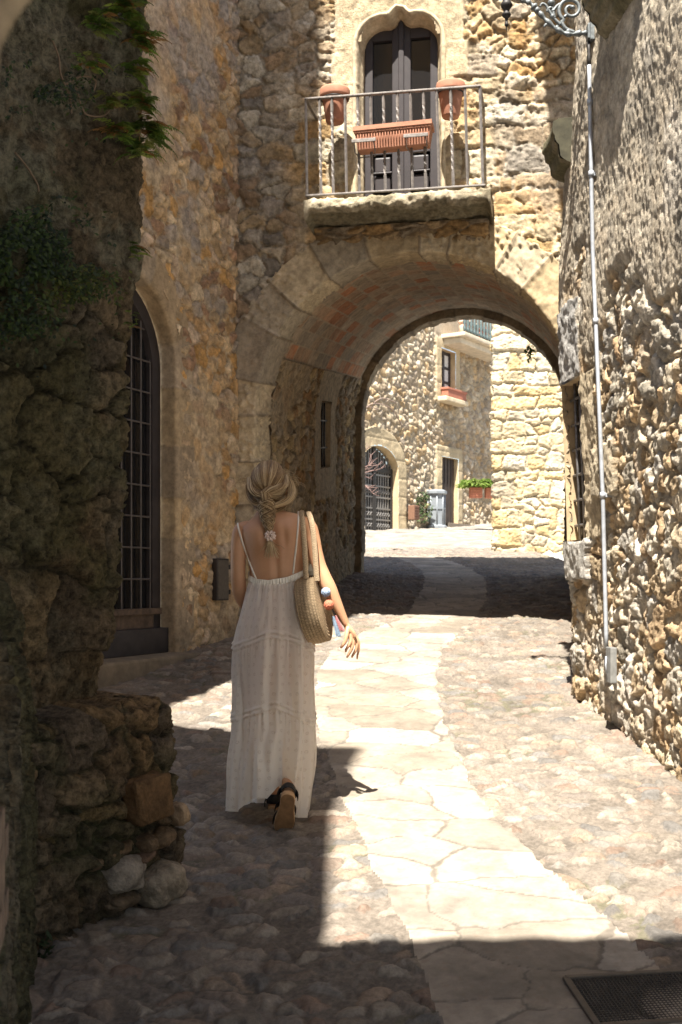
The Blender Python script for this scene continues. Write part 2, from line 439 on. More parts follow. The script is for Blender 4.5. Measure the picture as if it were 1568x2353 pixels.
hC, cC, mC, _ = stones(U, V, lambda a, b: coursed(a, b, .31, .175, 61, .5), GOLD, (.47, .38, .26), joint=.010, rnd=.018, amp=.016, warp=.15, ws=.18, det=.006, dsc=.04, seed=62, tilt=.06, rec=.010, pit=.014, chink=.045, crust=.010, aniso=1.5)
hC2, cC2, _, _ = stones(U, V, lambda a, b: voro(a, b, .17, .095, 71, .85), GOLD, (.46, .38, .27), joint=.010, rnd=.02, amp=.026, warp=.22, ws=.12, det=.005, dsc=.03, seed=72, tilt=.1, rec=.014, pit=.01, chink=.04, crust=.011, aniso=1.5)
mixp = sst(-.05, .12, fbm(U*1.3+5, V*1.3, 5, 2)-.15)
H = hC*(1-mixp)+hC2*mixp; col = mixc(cC, cC2, mixp)
H = H*(1-left)+hR*left; col = mixc(col, cR, left)
# dressed blocks round the window
zrow = np.floor((V-zsl)/.34); ext = np.where(hsh(zrow.astype(np.int64), zrow.astype(np.int64)*0, 9) > .5, .27, .15)
dj = np.minimum(np.mod(V-zsl, .34), .34-np.mod(V-zsl, .34))
jamb = (np.abs(U-sw) < whw+ext) & (V > zsl-.05) & (V < zsp-.02)
lint = (np.abs(U-sw) < whw+.235) & (V >= zsp-.02) & (V < zsp+.85)
dr = jamb | lint
eb = np.where(jamb, np.minimum(whw+ext-np.abs(U-sw), dj), np.minimum(whw+.235-np.abs(U-sw), V-zsp+.02))
hd = .03+.012*np.sqrt(np.clip(eb/.02, 0, 1))-.012+.003*fbm(U*25, V*25, 81, 4)+.006*fbm(U*6, V*6, 83, 3)
cd = np.array((.58, .47, .31))*(1+.10*fbm(U*5, V*5, 82, 4)+.05*(hsh(zrow.astype(np.int64), (U > sw).astype(np.int64), 3)-.5))[..., None]
H = np.where(dr, hd, H); col = np.where(dr[..., None], cd, col)
# weathering: warm and grey drifts
gr = sst(.15, .7, fbm(U*1.6, V*1.1, 90, 4)); col = mixc(col, col.mean(-1, keepdims=True)*np.array((.95, .9, .82)), gr*.45*(1-.5*dr))
dk = sst(.2, .75, fbm(U*1.2+9, V*.8, 91, 4))*left; col = mixc(col, (.12, .11, .10), dk*.55)
oc = sst(.35, .8, fbm(U*3.5, V*3.0, 92, 4)); col = mixc(col, col*np.array((1.05, .88, .68)), oc*.6*(1-dr))
inarch = np.where(V > zs, np.hypot(U-sc, V-zs) < R0+.34, np.abs(U-sc) < R0+.12)
oz = np.interp(U, ogx, ogz)
inwin = (np.abs(U-sw) < whw+.05) & (V < oz+.05) & (V > zsl)
keep = fkeep(~(inarch | inwin))
Pw = FF.pt(U, V, 0)
N = np.zeros_like(Pw); N[..., 0] = FF.n[0]; N[..., 1] = FF.n[1]
grid('wall', Pw, H+.02*fbm(U*.8, V*.8, 95, 2), N, col, M_stone, arch_house, keep, True)

def sweep(name, path, prof, frame, hfun, mat, parent, flip=False, shear=0.0):
    """path: (s,z,ns,nz) samples with outward normals; prof: (out, depth) where out is away from the opening, depth into the wall (+)"""
    path = np.array(path); prof = np.array(prof)
    s = path[None, :, 0]+path[None, :, 2]*prof[:, 0, None]; z = path[None, :, 1]+path[None, :, 3]*prof[:, 0, None]
    P = frame.pt(s, z+shear*prof[:, 1, None], -np.broadcast_to(prof[:, 1, None], s.shape))
    lu = np.concatenate([[0], np.cumsum(np.hypot(np.diff(path[:, 0]), np.diff(path[:, 1])))])
    lv = np.concatenate([[0], np.cumsum(np.hypot(np.diff(prof[:, 0]), np.diff(prof[:, 1])))])
    U, V = np.meshgrid(lu, lv)
    H, col = hfun(U, V)
    return grid(name, P, H, None, col, mat, parent, None, flip)
def archpath(sc, zs, R, zb, step=.012):
    p = [(sc-R, z, -1, 0) for z in np.arange(zb, zs, step)]
    n = int(math.pi*R/step)
    p += [(sc-R*math.cos(a), zs+R*math.sin(a), -math.cos(a), math.sin(a)) for a in np.linspace(0, math.pi, n)]
    p += [(sc+R, z, 1, 0) for z in np.arange(zs-step, zb, -step)]
    return p
def profl(pts, step=.012, r=.02):
    out = []
    for a, b in zip(pts[:-1], pts[1:]):
        n = max(2, int(np.hypot(b[0]-a[0], b[1]-a[1])/step))
        for k in range(n): out.append((a[0]+(b[0]-a[0])*k/n, a[1]+(b[1]-a[1])*k/n))
    out.append(pts[-1])
    o = np.array(out)
    for _ in range(2): o[1:-1] = .25*o[:-2]+.5*o[1:-1]+.25*o[2:]
    return o
def blocks(wid, pal, mortar, seed, amp=.012, joint=.008, pit=.0, det=.003, vj=None):
    def f(U, V):
        x = U/wid+.5*fbm(U*0+seed, V*3, seed, 1)*.04; ix = np.floor(x).astype(np.int64)
        def br(i): return i+.5*(hsh(i, i*0+seed, 5)-.5)
        i2 = np.where(x < br(ix), ix-1, np.where(x >= br(ix+1), ix+1, ix))
        e = np.minimum(x-br(i2), br(i2+1)-x)*wid
        e = e+.004*fbm(U*20, V*20, seed+2, 3)
        m = sst(joint*.5, joint*1.2, e); pr = np.sqrt(np.clip(1-(1-np.clip((e-joint*.5)/.03, 0, 1))**2, 0, 1))
        r1 = hsh(i2, i2*0+1, seed); r2 = hsh(i2, i2*0+2, seed)
        n1 = fbm(U*30, V*30, seed+4, 4, .6); n2 = fbm(U*7, V*7, seed+5, 3)
        h = pr*amp*(.5+r2)+det*n1+2*det*n2
        if pit: h = h-pit*np.clip((fbm(U*28, V*28, seed+9, 2)-.45)*2.5, 0, 1)*(r2 > .35)
        c = pick(pal, r1)*(.9+.2*r2)[..., None]*(1+.15*n2+.1*n1)[..., None]
        return h, mixc(np.array(mortar)*(1+.1*n1)[..., None], c, m)
    return f
RING = [(.50, .41, .28), (.56, .45, .30), (.43, .36, .26), (.58, .47, .31), (.40, .33, .24), (.52, .40, .24)]
sweep('arch_ring', archpath(sc, zs, R0, 1.0), profl([(.40, .06), (.39, -.045), (.02, -.047), (0, -.025), (0, .5), (.03, .52)]), FF, blocks(.36, RING, (.27, .21, .14), 101, amp=.018, joint=.011, pit=.02, det=.005), M_fine, arch_house, False, .127)
# passage: vault of thin bricks over rubble walls; climbs with the street
Ld = 4.9
def brickv(U, V):
    # U along the arch, V along the passage
    row = np.floor(U/.155); x = V/.30+.5*np.mod(row, 2)+.1*hsh(row.astype(np.int64), row.astype(np.int64)*0, 2); ix = np.floor(x)
    e = np.minimum(np.minimum(np.mod(U, .155), .155-np.mod(U, .155)), np.minimum(x-ix, 1-(x-ix))*.30)+.003*fbm(U*15, V*15, 3, 2)
    r = hsh(ix.astype(np.int64), row.astype(np.int64), 7); r2 = hsh(ix.astype(np.int64), row.astype(np.int64), 8)
    pal = [(.43, .31, .20), (.46, .27, .16), (.40, .31, .21), (.47, .36, .25), (.48, .21, .10), (.41, .27, .17), (.36, .29, .21)]
    m = sst(.004, .011, e)
    c = pick(pal, r)*(.85+.3*r2)[..., None]*(1+.15*fbm(U*6, V*6, 5, 3))[..., None]
    c = mixc(c, (.40, .32, .22), .35*sst(0, .6, fbm(U*2, V*2, 15, 3)))
    return m*.008+.003*fbm(U*20, V*20, 6, 3), mixc((.45, .36, .25), c, m)
n_ = 150
vp = [(sc-(R0+.03)*math.cos(a), zs+(R0+.03)*math.sin(a), -math.cos(a), math.sin(a)) for a in np.linspace(.30, math.pi-.05, n_*2)]
sweep('vault', vp, [(0, d) for d in np.arange(.5, Ld+.02, .025)], FF, brickv, M_fine, arch_house, False, .127)
PASS = [(.36, .27, .16), (.42, .32, .19), (.30, .23, .15), (.45, .33, .17), (.34, .20, .09), (.38, .31, .22)]
def tunnel_side(name, sgn):
    d = np.arange(.48, Ld, .016); hh = np.arange(1.0, zs+.55, .016)
    U, V = np.meshgrid(d, hh)
    H, col, m, _ = stones(U, V, lambda a, b: voro(a, b, .19, .12, 111, .85), PASS, (.36, .28, .18), joint=.014, rnd=.022, amp=.028, warp=.25, ws=.12, det=.005, dsc=.03, seed=112, tilt=.1, rec=.014, pit=.012, chink=.045, crust=.01)
    pl = sst(.0, .35, fbm(U*1.5, V*1.5, 113, 3)); H = H*(1-.6*pl)+.01*pl; col = mixc(col, (.40, .31, .20), pl*.7)
    keep = None
    if sgn < 0:
        a0 = (U > TW[0]-.3) & (U < TW[1]+.3) & (V > TW[2]-.35) & (V < TW[3]+.35)
        col = mixc(col, (.40, .31, .20), a0*.85); H = np.where(a0, .012+.004*fbm(U*15, V*15, 3, 3), H)
        keep = fkeep(~((U > TW[0]) & (U < TW[1]) & (V > TW[2]) & (V < TW[3])))
    R = np.where(V > zs, np.sqrt(np.maximum(R0**2-(V-zs)**2, 0)), R0)+.02
    P = FF.pt(sc+sgn*R, V+.127*U, -U)
    e = np.zeros_like(P); e[..., 0] = -sgn*FF.e[0]; e[..., 1] = -sgn*FF.e[1]
    return grid(name, P, H, e, col, M_stone, arch_house, keep, sgn > 0)
# barred window in the passage wall: find its depth from the photo pixels
def tun(px, py):
    A = FF.pt(sc-R0-.02, 0, 0); k = (px-CX)/F
    dd = (k*A[1]-A[0])/(-FF.n[0]+k*FF.n[1]); Y = A[1]-FF.n[1]*dd
    return dd, EYE+(HZ-py)*Y/F-.127*dd
t0 = tun(735, 1075); t1 = tun(757, 930)
TW = (t0[0], t1[0], t0[1], t1[1]+.02)
tunnel_side('passage_wall', -1); tunnel_side('passage_wall', 1)
tw = thing('x', None, None); bpy.data.objects.remove(tw)
mb = MB()
def tp(u, v, inn): return Vector(FF.pt(sc-R0-.02-inn, v+.127*u, -u))
mb.quad(tp(TW[0]-.02, TW[2]-.02, .10), tp(TW[1]+.02, TW[2]-.02, .10), tp(TW[1]+.02, TW[3]+.02, .10), tp(TW[0]-.02, TW[3]+.02, .10))
win = mb.build('window', M_glass, arch_house)
mb = MB()
for (a, b_, c_, d_) in ((TW[0], TW[2], TW[1], TW[2]), (TW[1], TW[2], TW[1], TW[3]), (TW[1], TW[3], TW[0], TW[3]), (TW[0], TW[3], TW[0], TW[2])):
    mb.quad(tp(a, b_, -.012), tp(c_, d_, -.012), tp(c_, d_, .11), tp(a, b_, .11))
mb.build('reveal', plain('passage_render', (.36, .28, .18), .9), win)
for k in range(1, 4):
    mb = MB(); u = TW[0]+(TW[1]-TW[0])*k/4; mb.tube([tp(u, TW[2], .03), tp(u, TW[3], .03)], .011, 6); mb.build('bar', M_darkiron, win)
for k in (.3, .72):
    mb = MB(); v = TW[2]+(TW[3]-TW[2])*k; mb.tube([tp(TW[0], v, .03), tp(TW[1], v, .03)], .011, 6); mb.build('bar', M_darkiron, win)
# rear arch ring and rear wall
RR = R0-.10
sweep('rear_arch', [(p[0], p[1]+.127*Ld, p[2], p[3]) for p in archpath(sc, zs, RR, .9, .02)], profl([(.35, Ld-.26), (.0, Ld-.24), (0, Ld+.05), (.4, Ld+.06)], .02), FF, blocks(.3, [(.34, .27, .19), (.38, .30, .2), (.3, .24, .17)], (.3, .24, .17), 121, amp=.02, det=.006), M_fine, arch_house, False, 0)
su2 = np.arange(-1.6, 4.2, .05); zz2 = np.arange(1.2, 8.8, .05); U, V = np.meshgrid(su2, zz2)
rk = ~np.where(V > zs+.127*Ld, np.hypot(U-sc, V-zs-.127*Ld) < RR+.2, np.abs(U-sc) < RR+.2)
grid('rear_wall', FF.pt(U, V, -Ld-.05), None, None, np.full(U.shape+(3,), (.42, .34, .23)), M_stone, arch_house, fkeep(rk))
mb = MB()
ro = [FF.V(-1.8, 8.7, .05), FF.V(4.3, 8.7, .05), FF.V(4.3, 8.7, -Ld-.1), FF.V(-1.8, 8.7, -Ld-.1)]
mb.prism(ro, (0, 0, .12)); mb.build('roof', M_terrad, arch_house)
mb = MB(); mb.prism([FF.V(-1.7, .5, -.3), FF.V(-1.7, .5, -Ld), FF.V(-1.7, 8.7, -Ld), FF.V(-1.7, 8.7, -.3)], FF.V(.1, 0)-FF.V(0, 0)); mb.build('side_wall', M_fine, arch_house)

# balcony window: reveal, moulding, leaves
def resample(pts, step):
    p = np.array(pts); d = np.concatenate([[0], np.cumsum(np.hypot(*np.diff(p, axis=0).T))]); n = int(d[-1]/step)
    q = np.linspace(0, d[-1], n); return np.stack([np.interp(q, d, p[:, 0]), np.interp(q, d, p[:, 1])], -1)
outl = [(sw-whw, z) for z in np.arange(zsl, zsp, .03)]+OG+[(sw+whw, z) for z in np.arange(zsp-.01, zsl, -.03)]
rp = resample(outl, .012); tg = np.gradient(rp, axis=0); tg /= np.linalg.norm(tg, axis=1, keepdims=True)
wpath = np.concatenate([rp, np.stack([-tg[:, 1], tg[:, 0]], -1)], 1)
sweep('window_surround', wpath, profl([(.085, -.02), (.08, -.038), (.055, -.045), (.04, -.03), (.03, -.0), (.018, .06), (0, .09), (0, .25)], .008), FF, blocks(.34, [(.58, .48, .33), (.55, .45, .30)], (.5, .42, .3), 131, amp=.003, joint=.004, det=.0015), M_fine, arch_house, False, 0)
DD = -.17
fd = thing('x', None, None); bpy.data.objects.remove(fd)
def fbx(mb, s0, s1, z0, z1, d, th, bev=.006):
    o = FF.V((s0+s1)/2, (z0+z1)/2, d); e = FF.V(1, 0)-FF.V(0, 0); n = FF.V(0, 0, 1)-FF.V(0, 0)
    mb.box(o, e*(s1-s0)/2, n*th/2, Vector((0, 0, (z1-z0)/2)), bev)
mb = MB(); ztop = zsp+.36
mb.quad(FF.V(sw-whw-.1, zsl-.1, DD-.05), FF.V(sw+whw+.1, zsl-.1, DD-.05), FF.V(sw+whw+.1, ztop+.1, DD-.05), FF.V(sw-whw-.1, ztop+.1, DD-.05))
door = mb.build('french_door', M_doorp, arch_house)
zpan = FF.px(917, 330)[1]-.03
for sg in (-1, 1):
    a, b_ = (sw-whw, sw-.012) if sg < 0 else (sw+.012, sw+whw)
    mb = MB(); st = .07
    fbx(mb, a, a+st, zsl, ztop, DD, .05); fbx(mb, b_-st, b_, zsl, ztop, DD, .05)
    fbx(mb, a+st, b_-st, zsl, zsl+.12, DD, .048); fbx(mb, a+st, b_-st, zpan, zpan+.09, DD, .048); fbx(mb, a+st, b_-st, zsp+.12, ztop, DD, .048)
    mb.build('leaf', M_doorp, door)
    mb = MB(); fbx(mb, a+st-.01, b_-st+.01, zpan+.08, zsp+.14, DD-.012, .006, 0); mb.build('pane', M_glass, door)
    mb = MB(); zq = (zsl+.12+zpan)/2
    for z0, z1 in ((zsl+.14, zq-.015), (zq+.015, zpan-.02)):
        fbx(mb, a+st+.015, b_-st-.015, z0, z1, DD-.005, .04, .014)
        fbx(mb, a+st, b_-st, z0-.014, z0, DD+.012, .05, .005)
    mb.build('panel', M_doorp, door)
mb = MB(); fbx(mb, sw-.025, sw+.025, zsl, ztop, DD+.03, .03, .008); mb.build('meeting_stile', M_doorp, door)

# balcony slab, a ragged stone; corbel course below
bd = .43
sl0, zl0 = FF.px(703, 458, bd); sr0, zr0 = FF.px(1122, 430, bd)
u = np.linspace(0, 1, 190); pr = np.array([(0, 0.0), (.2, 0), (.4, 0), (bd-.02, 0), (bd, -.012), (bd+.005, -.05), (bd, -.085), (bd-.03, -.10), (.3, -.115), (.15, -.125), (-.02, -.135)])
q = resample(pr, .012); U, V = np.meshgrid(np.linspace(sl0-.02, sr0+.02, 260), np.arange(len(q))*.012)
zt = zl0+(zr0-zl0)*(U-sl0)/(sr0-sl0)
D = np.broadcast_to(q[:, 0, None], U.shape); Z = zt+q[:, 1, None]
Pb = FF.pt(U, Z, D)
hb = .014*fbm(U*7, V*9, 141, 4)+.010*fbm(U*22, V*25, 142, 3); hb *= sst(0, .06, np.minimum(V, V.max()-V))
edg = sst(.0, .05, np.minimum(U-U.min(), U.max()-U))
Pb[..., 2] -= (1-edg)*.05*(V > .5); hb *= edg
cb = np.array((.48, .41, .29))*(1+.2*fbm(U*8, V*8, 143, 4))[..., None]
cb = mixc(cb, (.13, .11, .06), np.maximum(sst(.0, .6, fbm(U*5, V*5, 144, 3)+.5*(V > .52))*.6, .75*sst(.545, .585, V+.01*fbm(U*12, V*3, 145, 3))))  # underside coloured darker for the shade below the slab, with dark moss
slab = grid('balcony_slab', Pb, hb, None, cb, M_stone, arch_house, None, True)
M_sle = plain('slab_stone', (.30, .25, .17), .9)
for sS in (sl0-.01, sr0+.01):
    mb = MB()
    zz = zl0+(zr0-zl0)*(sS-sl0)/(sr0-sl0)
    mb.add([FF.V(sS, zz-.01, 0), FF.V(sS, zz-.01, bd-.01), FF.V(sS, zz-.13, bd-.02), FF.V(sS, zz-.19, 0)], [(0, 1, 2, 3)])
    mb.build('slab_end', M_sle, slab)
U, V = np.meshgrid(np.arange(sl0+.0, sr0+.0, .014), np.linspace(0, 1, 26))
dep = .10*(1-V)**.8-.0; Zc = zl0+(zr0-zl0)*(U-sl0)/(sr0-sl0)-.14-.14*V
hc_, cc_, _, _ = stones(U, V*.3, lambda a, b: voro(a, b, .2, .13, 151, .8), [(.33, .22, .11), (.38, .27, .15), (.28, .22, .15), (.40, .25, .11)], (.22, .16, .10), joint=.012, rnd=.03, amp=.03, warp=.3, ws=.12, det=.006, seed=152)
grid('corbel_course', FF.pt(U, Zc, dep), hc_, None, cc_, M_stone, arch_house, None, True)

# railing
rail = None
tl = FF.px(703, 228, .41); tr = FF.px(1103, 198, .41); bl = FF.px(706, 450, .41); brr = FF.px(1110, 426, .41)
def rl(k, top, d=.41):
    a, b_ = (tl, tr) if top else (bl, brr)
    return FF.V(a[0]+(b_[0]-a[0])*k, a[1]+(b_[1]-a[1])*k, d)
mb = MB(); ev = FF.V(1, 0)-FF.V(0, 0); nv_ = FF.V(0, 0, 1)-FF.V(0, 0)
def flat(mb, a, b_, hw, hh):
    t_ = (b_-a); mid = (a+b_)/2; side = Vector((-t_.y, t_.x, 0)).normalized(); upv = side.cross(t_.normalized())
    mb.box(mid, t_/2, side*hw, upv*hh, .003)
flat(mb, rl(-.004, 1), rl(1.004, 1), .018, .007)
railing = mb.build('railing', M_rail, arch_house)
mb = MB(); flat(mb, rl(-.01, 0), rl(1.015, 0), .014, .007); mb.build('bottom_rail', M_rail, railing)
for kk in (0, 1):
    for tp_ in (0, 1):
        mb = MB(); flat(mb, rl(kk, tp_, .41), rl(kk, tp_, .0), .012, .007); mb.build('side_rail', M_rail, railing)
for i, zx in enumerate([130, 235, 326, 425, 520, 615, 710, 812, 908, 1003, 1100, 1200, 1303, 1410]):
    k = (zx-130)/1280; mb = MB(); a = rl(k, 1); b_ = rl(k, 0)
    if i in (0, 3, 5, 8, 10, 12, 13): mb.tube([b_, a], .0115, 4, smooth=False)
    else:
        n_ = 60; vs = []
        for j in range(n_+1):
            f_ = j/n_; p = b_.lerp(a, f_); tw_ = 2*math.pi*2.2*max(0, min(1, (f_-.15)/.7))
            for c_ in range(4):
                an = tw_+c_*math.pi/2; vs.append(p+(ev*math.cos(an)+nv_*math.sin(an))*.0125)
        mb.add(vs, [(j*4+c_, j*4+(c_+1) % 4, (j+1)*4+(c_+1) % 4, (j+1)*4+c_) for j in range(n_) for c_ in range(4)])
    mb.build('bar', M_rail, railing)

# pots hooked on the railing
def pot(px, py_t, py_b, d, rt, label):
    s_, zt_ = FF.px(px, py_t, d); zb_ = FF.px(px, py_b, d)[1]
    o = FF.V(s_, zb_, d); th = thing('flower_pot', label, 'flower pot', o, 'terracotta pots hooked on the balcony railing')
    h = zt_-zb_; mb = MB()
    mb.lathe(o, [(rt*.56, 0), (rt*.60, .012), (rt*.83, h*.70), (rt*.84, h*.72)], 32); mb.build('body', M_terra, th)
    mb = MB(); mb.lathe(o, [(rt*.86, h*.715), (rt*.98, h*.74), (rt, h*.80), (rt, h*.95), (rt*.96, h), (rt*.86, h), (rt*.82, h*.9), (rt*.5, h*.88)], 32); mb.build('rim', M_terra, th)
    mb = MB(); ring = [o+ev*(rt*.90*math.cos(a))+nv_*(rt*.90*math.sin(a))+Vector((0, 0, h*.69)) for a in np.linspace(0, 2*math.pi, 25)]
    mb.tube(ring, .006, 6, False); hk = o+nv_*(rt*.9)+Vector((0, 0, h*.69))
    mb.tube([hk, hk+Vector((0, 0, h*.3)), hk+Vector((0, 0, h*.36))-nv_*.02], .005, 6); mb.build('hook_ring', M_darkiron, th)
pot(770, 206, 282, .28, .128, 'wide-rimmed terracotta pot hooked on the shaded left end of the balcony railing')
pot(1036, 193, 270, .29, .122, 'taller terracotta pot hooked near the sunlit right end of the balcony railing')
tb = thing('flower_trough', 'long ribbed terracotta trough hung across the middle of the balcony railing', 'planter', FF.P(905, 340, .51), 'terracotta pots hooked on the balcony railing')
a0 = FF.px(812, 293, .51); a1 = FF.px(993, 275, .51); b0 = FF.px(818, 342, .51)
Ls = a1[0]-a0[0]; hh = a0[1]-b0[1]
def trp(k, z, d): return FF.V(a0[0]+Ls*k, a0[1]+(a1[1]-a0[1])*k+z, d-.09)
mb = MB()
def ringq(k0, z, d0, d1): return [trp(k0, z, d0), trp(1-k0, z, d0), trp(1-k0, z, d1), trp(k0, z, d1)]
r0 = ringq(.05, -hh, .45, .575); r1 = ringq(.02, -.035, .43, .605)
mb.add(r0+r1, [(3, 2, 1, 0), (0, 1, 5, 4), (1, 2, 6, 5), (2, 3, 7, 6), (3, 0, 4, 7)])
for k in np.linspace(.06, .94, 26):
    mb.tube([trp(k, -hh+.012, .58), trp(k, -.04, .606)], .005, 6)
mb.build('body', M_terra, tb)
mb = MB()
for kk, (k0, d0, d1) in enumerate(((0, .42, .62),)):
    ro = ringq(k0, 0, d0, d1); rb = ringq(k0, -.035, d0, d1); ri = ringq(.02, 0, .435, .605); rj = ringq(.02, -.03, .435, .605)
    mb.add(ro+rb+ri+rj, [(0, 1, 5, 4), (1, 2, 6, 5), (2, 3, 7, 6), (3, 0, 4, 7), (0, 1, 9, 8), (1, 2, 10, 9), (2, 3, 11, 10), (3, 0, 8, 11), (12, 13, 14, 15), (4, 5, 6, 7)])
for k in np.linspace(.03, .97, 22):
    p = trp(k, -.042, .606); mb.box(p, ev*.013, nv_*.006, Vector((0, 0, .01)))
mb.build('rim', M_terra, tb)
for kc in (.14, .80):
    mb = MB(); p = trp(kc, -hh+.035, .515)
    for q_ in (0,):
        mb.box(trp(kc, -hh+.055, .622), ev*.10, nv_*.006, Vector((0, 0, .014)), .003)
        mb.tube([trp(kc-.12, -hh+.055, .62), trp(kc-.13, -hh-.012, .56), trp(kc-.1, -hh-.02, .45), trp(kc+.1, -hh-.02, .45), trp(kc+.13, -hh-.012, .56), trp(kc+.12, -hh+.055, .62)], .005, 6)
    mb.build('bracket', M_rail, tb)

# ================================================================== left house with lattice door
left_house = thing('corner_house', 'warm ochre rubble house in shade with a tall arched lattice door', 'house', FD.V(1.2, zgf(9)))
dr_u = FD.px(400, 1000)[0]; Rd = .66; dsc = dr_u+Rd; dzs = FD.px(400, 850)[1]; dzb = FD.px(405, 1490)[1]
U, V = np.meshgrid(np.arange(-.06, 3.4, .0135), np.arange(.7, 8.4, .0135))
OCH = [(.48, .33, .18), (.53, .38, .22), (.43, .27, .13), (.50, .37, .25), (.47, .27, .10), (.36, .29, .22), (.55, .42, .27), (.33, .2, .12)]
H, col, m, _ = stones(U, V, lambda a, b: voro(a, b, .16, .12, 201, .85), OCH, (.44, .34, .22), joint=.014, rnd=.022, amp=.026, warp=.3, ws=.13, det=.004, dsc=.03, seed=202, tilt=.1, rec=.01, chink=.045, crust=.008)
pl = sst(.05, .5, fbm(U*1.4, V*1.1, 203, 3)-.1+.5*sst(.75, 1.2, U)*sst(4.0, 5.0, V)); H = H*(1-.75*pl)+.018*pl+.004*fbm(U*14, V*14, 205, 3)*pl; col = mixc(col, (.49, .37, .23), pl*.6)
gy = sst(.0, .6, fbm(U*1.5, V*1.5, 206, 4)+.8*sst(5.2, 6.2, V)-.3); col = mixc(col, (.30, .28, .27), gy*.5)
oc = sst(.3, .8, fbm(U*4, V*4, 207, 3)); col = mixc(col, (.47, .30, .15), oc*.30); col = col*1.22
din = np.where(V > dzs, np.hypot(U-dsc, V-dzs) < Rd+.08, (np.abs(U-dsc) < Rd+.08))
Pw = FD.pt(U, V, 0); N = np.zeros_like(Pw); N[..., 0] = FD.n[0]; N[..., 1] = FD.n[1]
grid('wall', Pw, H, N, col, M_stone, left_house, fkeep(~din), False)
def surcol(U, V):
    h, c = blocks(.42, [(.47, .34, .20), (.50, .37, .22), (.43, .33, .22)], (.42, .32, .2), 211, amp=.008, joint=.006, det=.002)(U, V)
    inner = sst(.33, .37, V)*sst(.62, .56, V*0+.5)
    return h, c
sweep('door_surround', archpath(dsc, dzs, Rd, .8, .014), profl([(.30, .04), (.29, -.022), (.03, -.03), (0, -.01), (0, .16)], .012), FD, surcol, M_fine, left_house, True)
# door: frame, lattice, glass, lower panel
da = -.13
mb = MB(); n_ = 40
def dcirc(R, d): return [FD.V(dsc-R, dzb, d)]+[FD.V(dsc-R*math.cos(a), dzs+R*math.sin(a), d) for a in np.linspace(0, math.pi, n_)]+[FD.V(dsc+R, dzb, d)]
o1 = dcirc(Rd, da); o2 = dcirc(Rd-.11, da); o3 = dcirc(Rd-.12, da-.05)
k = len(o1)
mb.add(o1+o2+o3, [(i, i+1, k+i+1, k+i) for i in range(k-1)]+[(k+i, k+i+1, 2*k+i+1, 2*k+i) for i in range(k-1)])
dor = mb.build('door', M_woodd, left_house)
zpl = FD.px(340, 1405)[1]; zpl2 = FD.px(340, 1462)[1]
mb = MB(); g_ = dcirc(Rd-.11, da-.05); mb.add(g_, [tuple(range(len(g_)))]); mb.build('glass', M_glass, dor)
def dbx(mb, u0, u1, z0, z1, d, th, bev=.006):
    e = FD.V(1, 0)-FD.V(0, 0); n = FD.V(0, 0, 1)-FD.V(0, 0)
    mb.box(FD.V((u0+u1)/2, (z0+z1)/2, d), e*(u1-u0)/2, n*th/2, Vector((0, 0, (z1-z0)/2)), bev)
mb = MB(); dbx(mb, dsc-Rd+.10, dsc+Rd-.10, dzb+.16, zpl, da-.02, .05, .004); dbx(mb, dsc-Rd+.02, dsc+Rd-.02, zpl-.03, zpl+.02, da, .06); mb.build('lower_panel', M_woodold, dor)
mb = MB(); dbx(mb, dsc-Rd-.0, dsc+Rd+.0, dzb-.03, dzb+.17, da+.03, .10); mb.build('threshold_board', M_woodd, dor)
latm = plain('lattice_paint', (.10, .085, .075), .6, .1, .2, 20, .1)
sp = FD.px(330, 900)[0]; uu = [dsc-Rd+.115+.128*i for i in range(9)]
for u_ in uu:
    x = abs(u_-dsc)
    if x > Rd-.1: continue
    zt_ = dzs+math.sqrt((Rd-.11)**2-x*x); mb = MB(); mb.tube([FD.V(u_, zpl, da-.02), FD.V(u_, zt_, da-.02)], .0075, 4, smooth=False); mb.build('lattice_bar', latm, dor)
z_ = zpl+.25
while z_ < dzs+Rd-.15:
    hw = Rd-.11 if z_ < dzs else math.sqrt((Rd-.11)**2-(z_-dzs)**2)
    mb = MB(); mb.tube([FD.V(dsc-hw, z_, da-.018), FD.V(dsc+hw, z_, da-.018)], .007, 4, smooth=False); mb.build('lattice_bar', latm, dor); z_ += .247
mb = MB(); e = FD.V(1, 0)-FD.V(0, 0)
mb.prism([FD.V(dr_u-.05, .6, .0), FD.V(dsc+1.4, .5, .0), FD.V(dsc+1.4, .5, .16), FD.V(dr_u-.05, .6, .16)], (0, 0, 0)) if False else None
zst = dzb-.03
mb.box(FD.V(dsc+.3, zst-.2, .06), e*(Rd+.36), (FD.V(0, 0, 1)-FD.V(0, 0))*.16, Vector((0, 0, .2)), .02); mb.build('door_step', plain('step_stone', (.20, .155, .105), .9, 0, .2, 10, .5, 40), left_house)
mb = MB(); ba = FD.px(486, 1380); bb = FD.px(514, 1284)
dbx(mb, bb[0], ba[0], ba[1], bb[1], .03, .05, .008); mtb = mb.build('meter_hatch', M_woodd, left_house)
mb = MB(); dbx(mb, bb[0]+.012, ba[0]-.012, ba[1]+.012, bb[1]-.012, .056, .01, .004); mb.build('lid', plain('hatch_paint', (.075, .062, .05), .6), mtb)
for zq in (.2, .8):
    mb = MB(); zz = ba[1]+(bb[1]-ba[1])*zq; dbx(mb, bb[0]-.015, bb[0]+.006, zz-.02, zz+.02, .05, .03, .003); mb.build('hinge', M_darkiron, mtb)
mb = MB(); mb.quad(FD.V(-.05, 8.38, 0), FD.V(3.4, 8.38, 0), FD.V(3.4, 8.38, -4), FD.V(-.05, 8.38, -4)); mb.build('roof', M_terrad, left_house)

